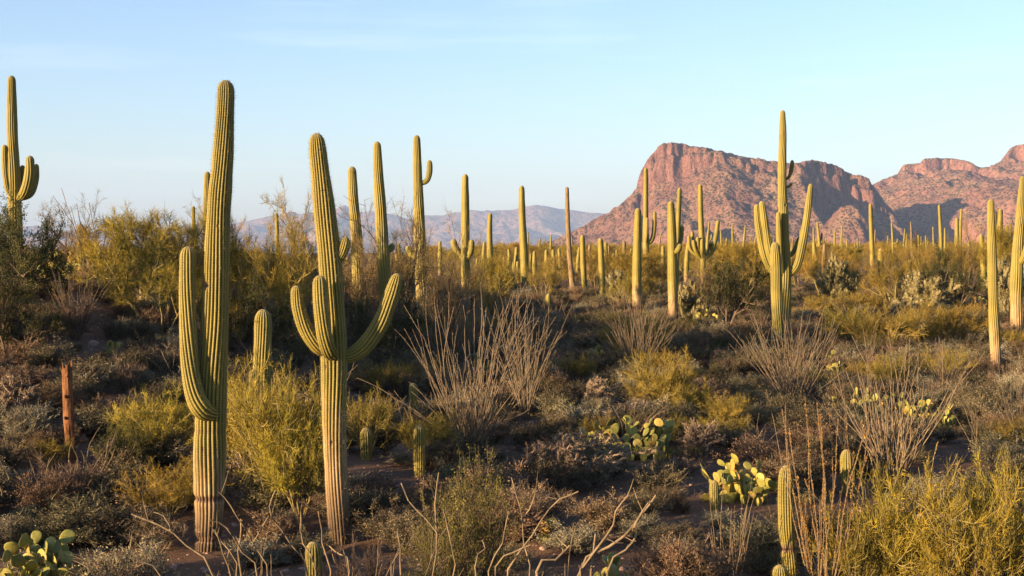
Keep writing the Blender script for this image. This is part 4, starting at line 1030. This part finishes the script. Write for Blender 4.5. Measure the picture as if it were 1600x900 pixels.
prickly(770, 590, 60, 40, 12, 'few bright prickly pear pads behind the narrow sheaf of canes', 7)
prickly(942, 568, 45, 32, 12, 'small bright prickly pear beside the dense grey ocotillo', 8)
prickly(88, 455, 90, 58, 26, 'dark prickly pear on the rise beside the bristly-topped young saguaro', 9, D=39)
prickly(1105, 510, 70, 48, 30, 'yellowish prickly pear below the dark tangled tree', 10)
prickly(370, 520, 60, 60, 18, 'shaded prickly pear under the golden palo verde by the thick giant', 11)
prickly(858, 850, 34, 34, 5, 'few faded prickly pear pads beside the creosote', 12)
prickly(945, 905, 60, 60, 8, 'orange-tinted prickly pear pads behind stout bare branches', 13, D=15.8)
prickly(1540, 432, 40, 40, 18, 'prickly pear at the foot of the short blunt saguaro', 14, D=80)
prickly(175, 555, 30, 22, 4, 'lone prickly pear pads on the shaded slope above the stump', 15)
prickly(1290, 590, 60, 40, 16, 'prickly pear behind the thick brown ocotillo', 16)

# ------------------------------------------------------------------ scatter
rs = np.random.default_rng(77)
def free(x, y, r, h=.5):
    for a, b_, c in sag_pos:
        if abs(x - a) < .35 + r * .5 and -.8 < b_ - y < 1.0 + r: return False
        if b_ < 32 and abs(x - a) < .12 + r and 0 < b_ - y < 2.5 and h > .16 + .12 * (b_ - y): return False
    for a, b_, c in pear_pos:
        t = (x - a) * -.83 + (y - b_) * -.56; q = abs((x - a) * .56 - (y - b_) * .83)
        if 0 < t < 6 and q < c + .3 * r and h > .18 + .17 * t: return False      # keep the prickly pears in the sun
        if abs(x - a) < c * .8 + r * .5 and -.4 < b_ - y < 3.2 and h > .16 + .11 * max(b_ - y, 0): return False
    return True
# low mounds between everything
cand = []
while len(cand) < 4800:
    y = math.sqrt(rs.uniform(13.0 ** 2, 95.0 ** 2)); x = rs.uniform(-.40 * y - 3, .40 * y + 2)
    if y > 45 and rs.random() < .25: continue
    if fbm(x / 3.2, y / 3.2, 55, 3) < .30: continue
    hh = rs.uniform(.22, .60)
    if not free(x, y, hh, hh):
        hh = rs.uniform(.16, .24)
        if not free(x, y, hh, hh): continue
    cand.append((x, y, hh, rs.uniform(0, 6.28), int(rs.integers(5))))
inview = lambda x, y: abs(x) < .375 * y and y > 15.5
cand.sort(key=lambda c: (not inview(c[0], c[1]), c[1]))
for x, y, h, rz, v in cand[:300]:
    put('bursage', x, y, h, h * rs.uniform(1.5, 2.4), 'low grey-green bursage mound scattered on the stony soil', 'bursage mounds', v, rz)

def scatter_stuff(name, label, cat, pts, sources):
    """one object that holds the uncountable rest: (x, y, scale, rz, variant) points instancing existing plants"""
    me = bpy.data.meshes.new(name); n = len(pts)
    me.vertices.add(n); me.vertices.foreach_set('co', np.array([(x, y, G(x, y)) for x, y, *_ in pts], np.float32).ravel())
    for k_, ix in (('sc', 2), ('rz', 3)):
        me.attributes.new(k_, 'FLOAT', 'POINT').data.foreach_set('value', np.array([p[ix] for p in pts], np.float32))
    me.attributes.new('var', 'INT', 'POINT').data.foreach_set('value', np.array([p[4] for p in pts], np.int32))
    o = link(name, me); tag(o, label, cat, kind='stuff')
    ng = bpy.data.node_groups.new(name, 'GeometryNodeTree')
    ng.interface.new_socket('Geometry', in_out='INPUT', socket_type='NodeSocketGeometry'); ng.interface.new_socket('Geometry', in_out='OUTPUT', socket_type='NodeSocketGeometry')
    N = ng.nodes; gi = N.new('NodeGroupInput'); go = N.new('NodeGroupOutput'); jn = N.new('GeometryNodeJoinGeometry'); ip = N.new('GeometryNodeInstanceOnPoints')
    for so in sources:
        oi = N.new('GeometryNodeObjectInfo'); oi.transform_space = 'ORIGINAL'; oi.inputs['As Instance'].default_value = True; oi.inputs['Object'].default_value = so
        ng.links.new(oi.outputs['Geometry'], jn.inputs[0])
    ip.inputs['Pick Instance'].default_value = True
    def na(nm, typ):
        a = N.new('GeometryNodeInputNamedAttribute'); a.data_type = typ; a.inputs['Name'].default_value = nm; return a.outputs['Attribute']
    cx = N.new('ShaderNodeCombineXYZ'); ng.links.new(na('rz', 'FLOAT'), cx.inputs['Z'])
    er = N.new('FunctionNodeEulerToRotation'); ng.links.new(cx.outputs[0], er.inputs[0])
    ng.links.new(gi.outputs[0], ip.inputs['Points']); ng.links.new(jn.outputs[0], ip.inputs['Instance'])
    ng.links.new(na('var', 'INT'), ip.inputs['Instance Index']); ng.links.new(er.outputs[0], ip.inputs['Rotation']); ng.links.new(na('sc', 'FLOAT'), ip.inputs['Scale'])
    ng.links.new(ip.outputs[0], go.inputs[0])
    o.modifiers.new('scatter', 'NODES').node_group = ng
    return o
bsrc = [o for o in C.objects if o.name.startswith('bursage_bush')]
srcs = []
for v in range(5):
    for o in bsrc:
        if o.data is KIND['bursage'][v][0][0]: srcs.append(o); break
bh = KIND['bursage'][0][1][1]
rest = [(x, y, h / bh * 1.15, rz, v) for x, y, h, rz, v in cand[300:]]
for i in range(2600):
    y = math.sqrt(rs.uniform(70 ** 2, 330 ** 2)); x = rs.uniform(-.1 * y, .40 * y); rest.append((x, y, rs.uniform(.8, 2.2), rs.uniform(0, 6.28), int(rs.integers(5))))
scatter_stuff('ground_cover', 'low grey-green brush covering the plain between larger plants', 'brush', rest, srcs)

# middle-sized shrubs
n = 0
while n < 300:
    y = math.sqrt(rs.uniform(19 ** 2, 66 ** 2)); x = rs.uniform(-.40 * y, .40 * y)
    if not free(x, y, .6, .8): continue
    if y < 24 and abs(x) < 6 and rs.random() < .5: continue
    kd = ['brush', 'green', 'creosote', 'brush', 'drycholla', 'mesquite', 'brush', 'green', 'fewcane', 'fewcane'][int(rs.integers(10))]
    h = {'brush': rs.uniform(.4, .75), 'green': rs.uniform(.5, .9), 'creosote': rs.uniform(.6, .95), 'drycholla': rs.uniform(.4, .7), 'mesquite': rs.uniform(.5, .9), 'fewcane': rs.uniform(.7, 1.3)}[kd]
    lab = {'brush': 'knee-high brown leafless brush among the bursage', 'green': 'small yellow-green shrub dotted among the bursage', 'creosote': 'small olive leafy bush dotted among the bursage',
           'drycholla': 'small dry cholla dotted among the bursage', 'mesquite': 'low dark leafy bush dotted among the bursage', 'fewcane': 'small thin ocotillo of a few canes dotted among the bursage'}[kd]
    put(kd, x, y, h, h * rs.uniform(1.2, 1.9), lab, lab.split(' among')[0].split(' dotted')[0] + ' set', int(rs.integers(6)), rs.uniform(0, 6.28)); n += 1
# trees of the plain
n = 0
while n < 130:
    y = math.sqrt(rs.uniform(70 ** 2, 260 ** 2)); x = rs.uniform(-.07 * y, .40 * y)
    if not free(x, y, 1): continue
    hm = CAM_Z + (380 - 381) / FOC * y - G(x, y); h = min(rs.uniform(1.4, 3.6), hm + rs.uniform(-.8, .2))
    kd = 'palo' if rs.random() < .8 else 'sparse'
    put(kd, x, y, h, h * rs.uniform(1.2, 1.8), 'far yellow palo verde in the brush of the plain' if kd == 'palo' else 'far brown twiggy tree in the brush of the plain', 'far palo verdes' if kd == 'palo' else 'far twiggy trees', int(rs.integers(4)), rs.uniform(0, 6.28)); n += 1
# trees on the rise to the left, beyond the picture edge, and the far side of the rise
for x, y, h in [(-15, 3, 1.6), (-20, 2, 2.2), (-10, -3, 1.8), (-15, -6, 2.4), (-22, 44, 1.6), (-5, -2, 1.4), (-24, 10, 1.8), (-18, 17, 1.5)]:
    put('palo', x, y, h, h * 1.5, 'palo verde on the open slope away from the saguaros, past the rusty stump', 'palo verdes on the left rise', int(rs.integers(4)), rs.uniform(0, 6.28))
# brush far out on the plain, up to the foot of the mountains
psrc = []
for v in range(3):
    for o in C.objects:
        if o.data is KIND['palo'][v][0][1] and o.parent is not None: psrc.append(o); break
fp = []
for i in range(2600):
    y = rs.uniform(16, 45) ** 2; x = rs.uniform(-.03 * y, .42 * y)
    fp.append((x, y, rs.uniform(.6, 1.3), rs.uniform(0, 6.28), int(rs.integers(3))))
scatter_stuff('far_brush', 'yellow-green brush covering the plain to the foot of the red mountain', 'brush', fp, psrc)

# stones
def stone_mesh(seed):
    import bmesh
    bm = bmesh.new(); bmesh.ops.create_icosphere(bm, subdivisions=2, radius=1.0); r_ = np.random.default_rng(seed)
    ax = r_.normal(size=(7, 3)); ax /= np.linalg.norm(ax, axis=1)[:, None]; off = r_.uniform(.55, .9, 7)
    for v in bm.verts:
        c = np.array(v.co)
        for a, o_ in zip(ax, off):
            d = c @ a
            if d > o_: c = c - a * (d - o_)
        v.co = c * np.array([1, .8, .55])
    me = bpy.data.meshes.new('rock'); bm.to_mesh(me); bm.free(); me.materials.append(mat['rock']); return me
SM = [stone_mesh(i) for i in range(3)]; ssrc = []
for i in range(36):
    y = rs.uniform(16, 44); x = rs.uniform(-.36 * y, .36 * y); s = rs.uniform(.07, .16)
    o = link('rock', SM[i % 3], None, (x, y, G(x, y) + s * .15)); o.scale = (s, s, s); o.rotation_euler = (0, 0, rs.uniform(0, 6.28))
    tag(o, 'fist to head sized reddish rock on the stony soil', 'rock', 'loose rocks'); ssrc.append(o)
gp = []
for i in range(16000):
    y = math.sqrt(rs.uniform(14 ** 2, 60 ** 2)); x = rs.uniform(-.4 * y, .4 * y); gp.append((x, y, rs.uniform(.012, .035) * (1 if rs.random() < .85 else 2.2), rs.uniform(0, 6.28), int(rs.integers(3))))
scatter_stuff('gravel', 'reddish gravel strewn over the bare soil', 'gravel', gp, ssrc[:3])

# ------------------------------------------------------------------ haze
def haze():
    x0, x1, y0, y1, z0, z1 = -17000, 17000, -17000, 17000, -120, 620
    V = [(x, y, z) for z in (z0, z1) for y in (y0, y1) for x in (x0, x1)]
    F = [(0, 2, 3, 1), (4, 5, 7, 6), (0, 1, 5, 4), (2, 6, 7, 3), (0, 4, 6, 2), (1, 3, 7, 5)]
    me = bpy.data.meshes.new('haze'); me.from_pydata(V, [], F); me.update()
    m = bpy.data.materials.new('haze_air'); m.use_nodes = True; t = m.node_tree; t.nodes.clear()
    o = t.nodes.new('ShaderNodeOutputMaterial'); v = t.nodes.new('ShaderNodeVolumePrincipled')
    v.inputs['Color'].default_value = (.42, .61, 1.0, 1); v.inputs['Density'].default_value = 6.0e-5; v.inputs['Anisotropy'].default_value = 0.0
    t.links.new(v.outputs[0], o.inputs['Volume']); me.materials.append(m)
    tag(link('haze', me), kind='stuff')
haze()
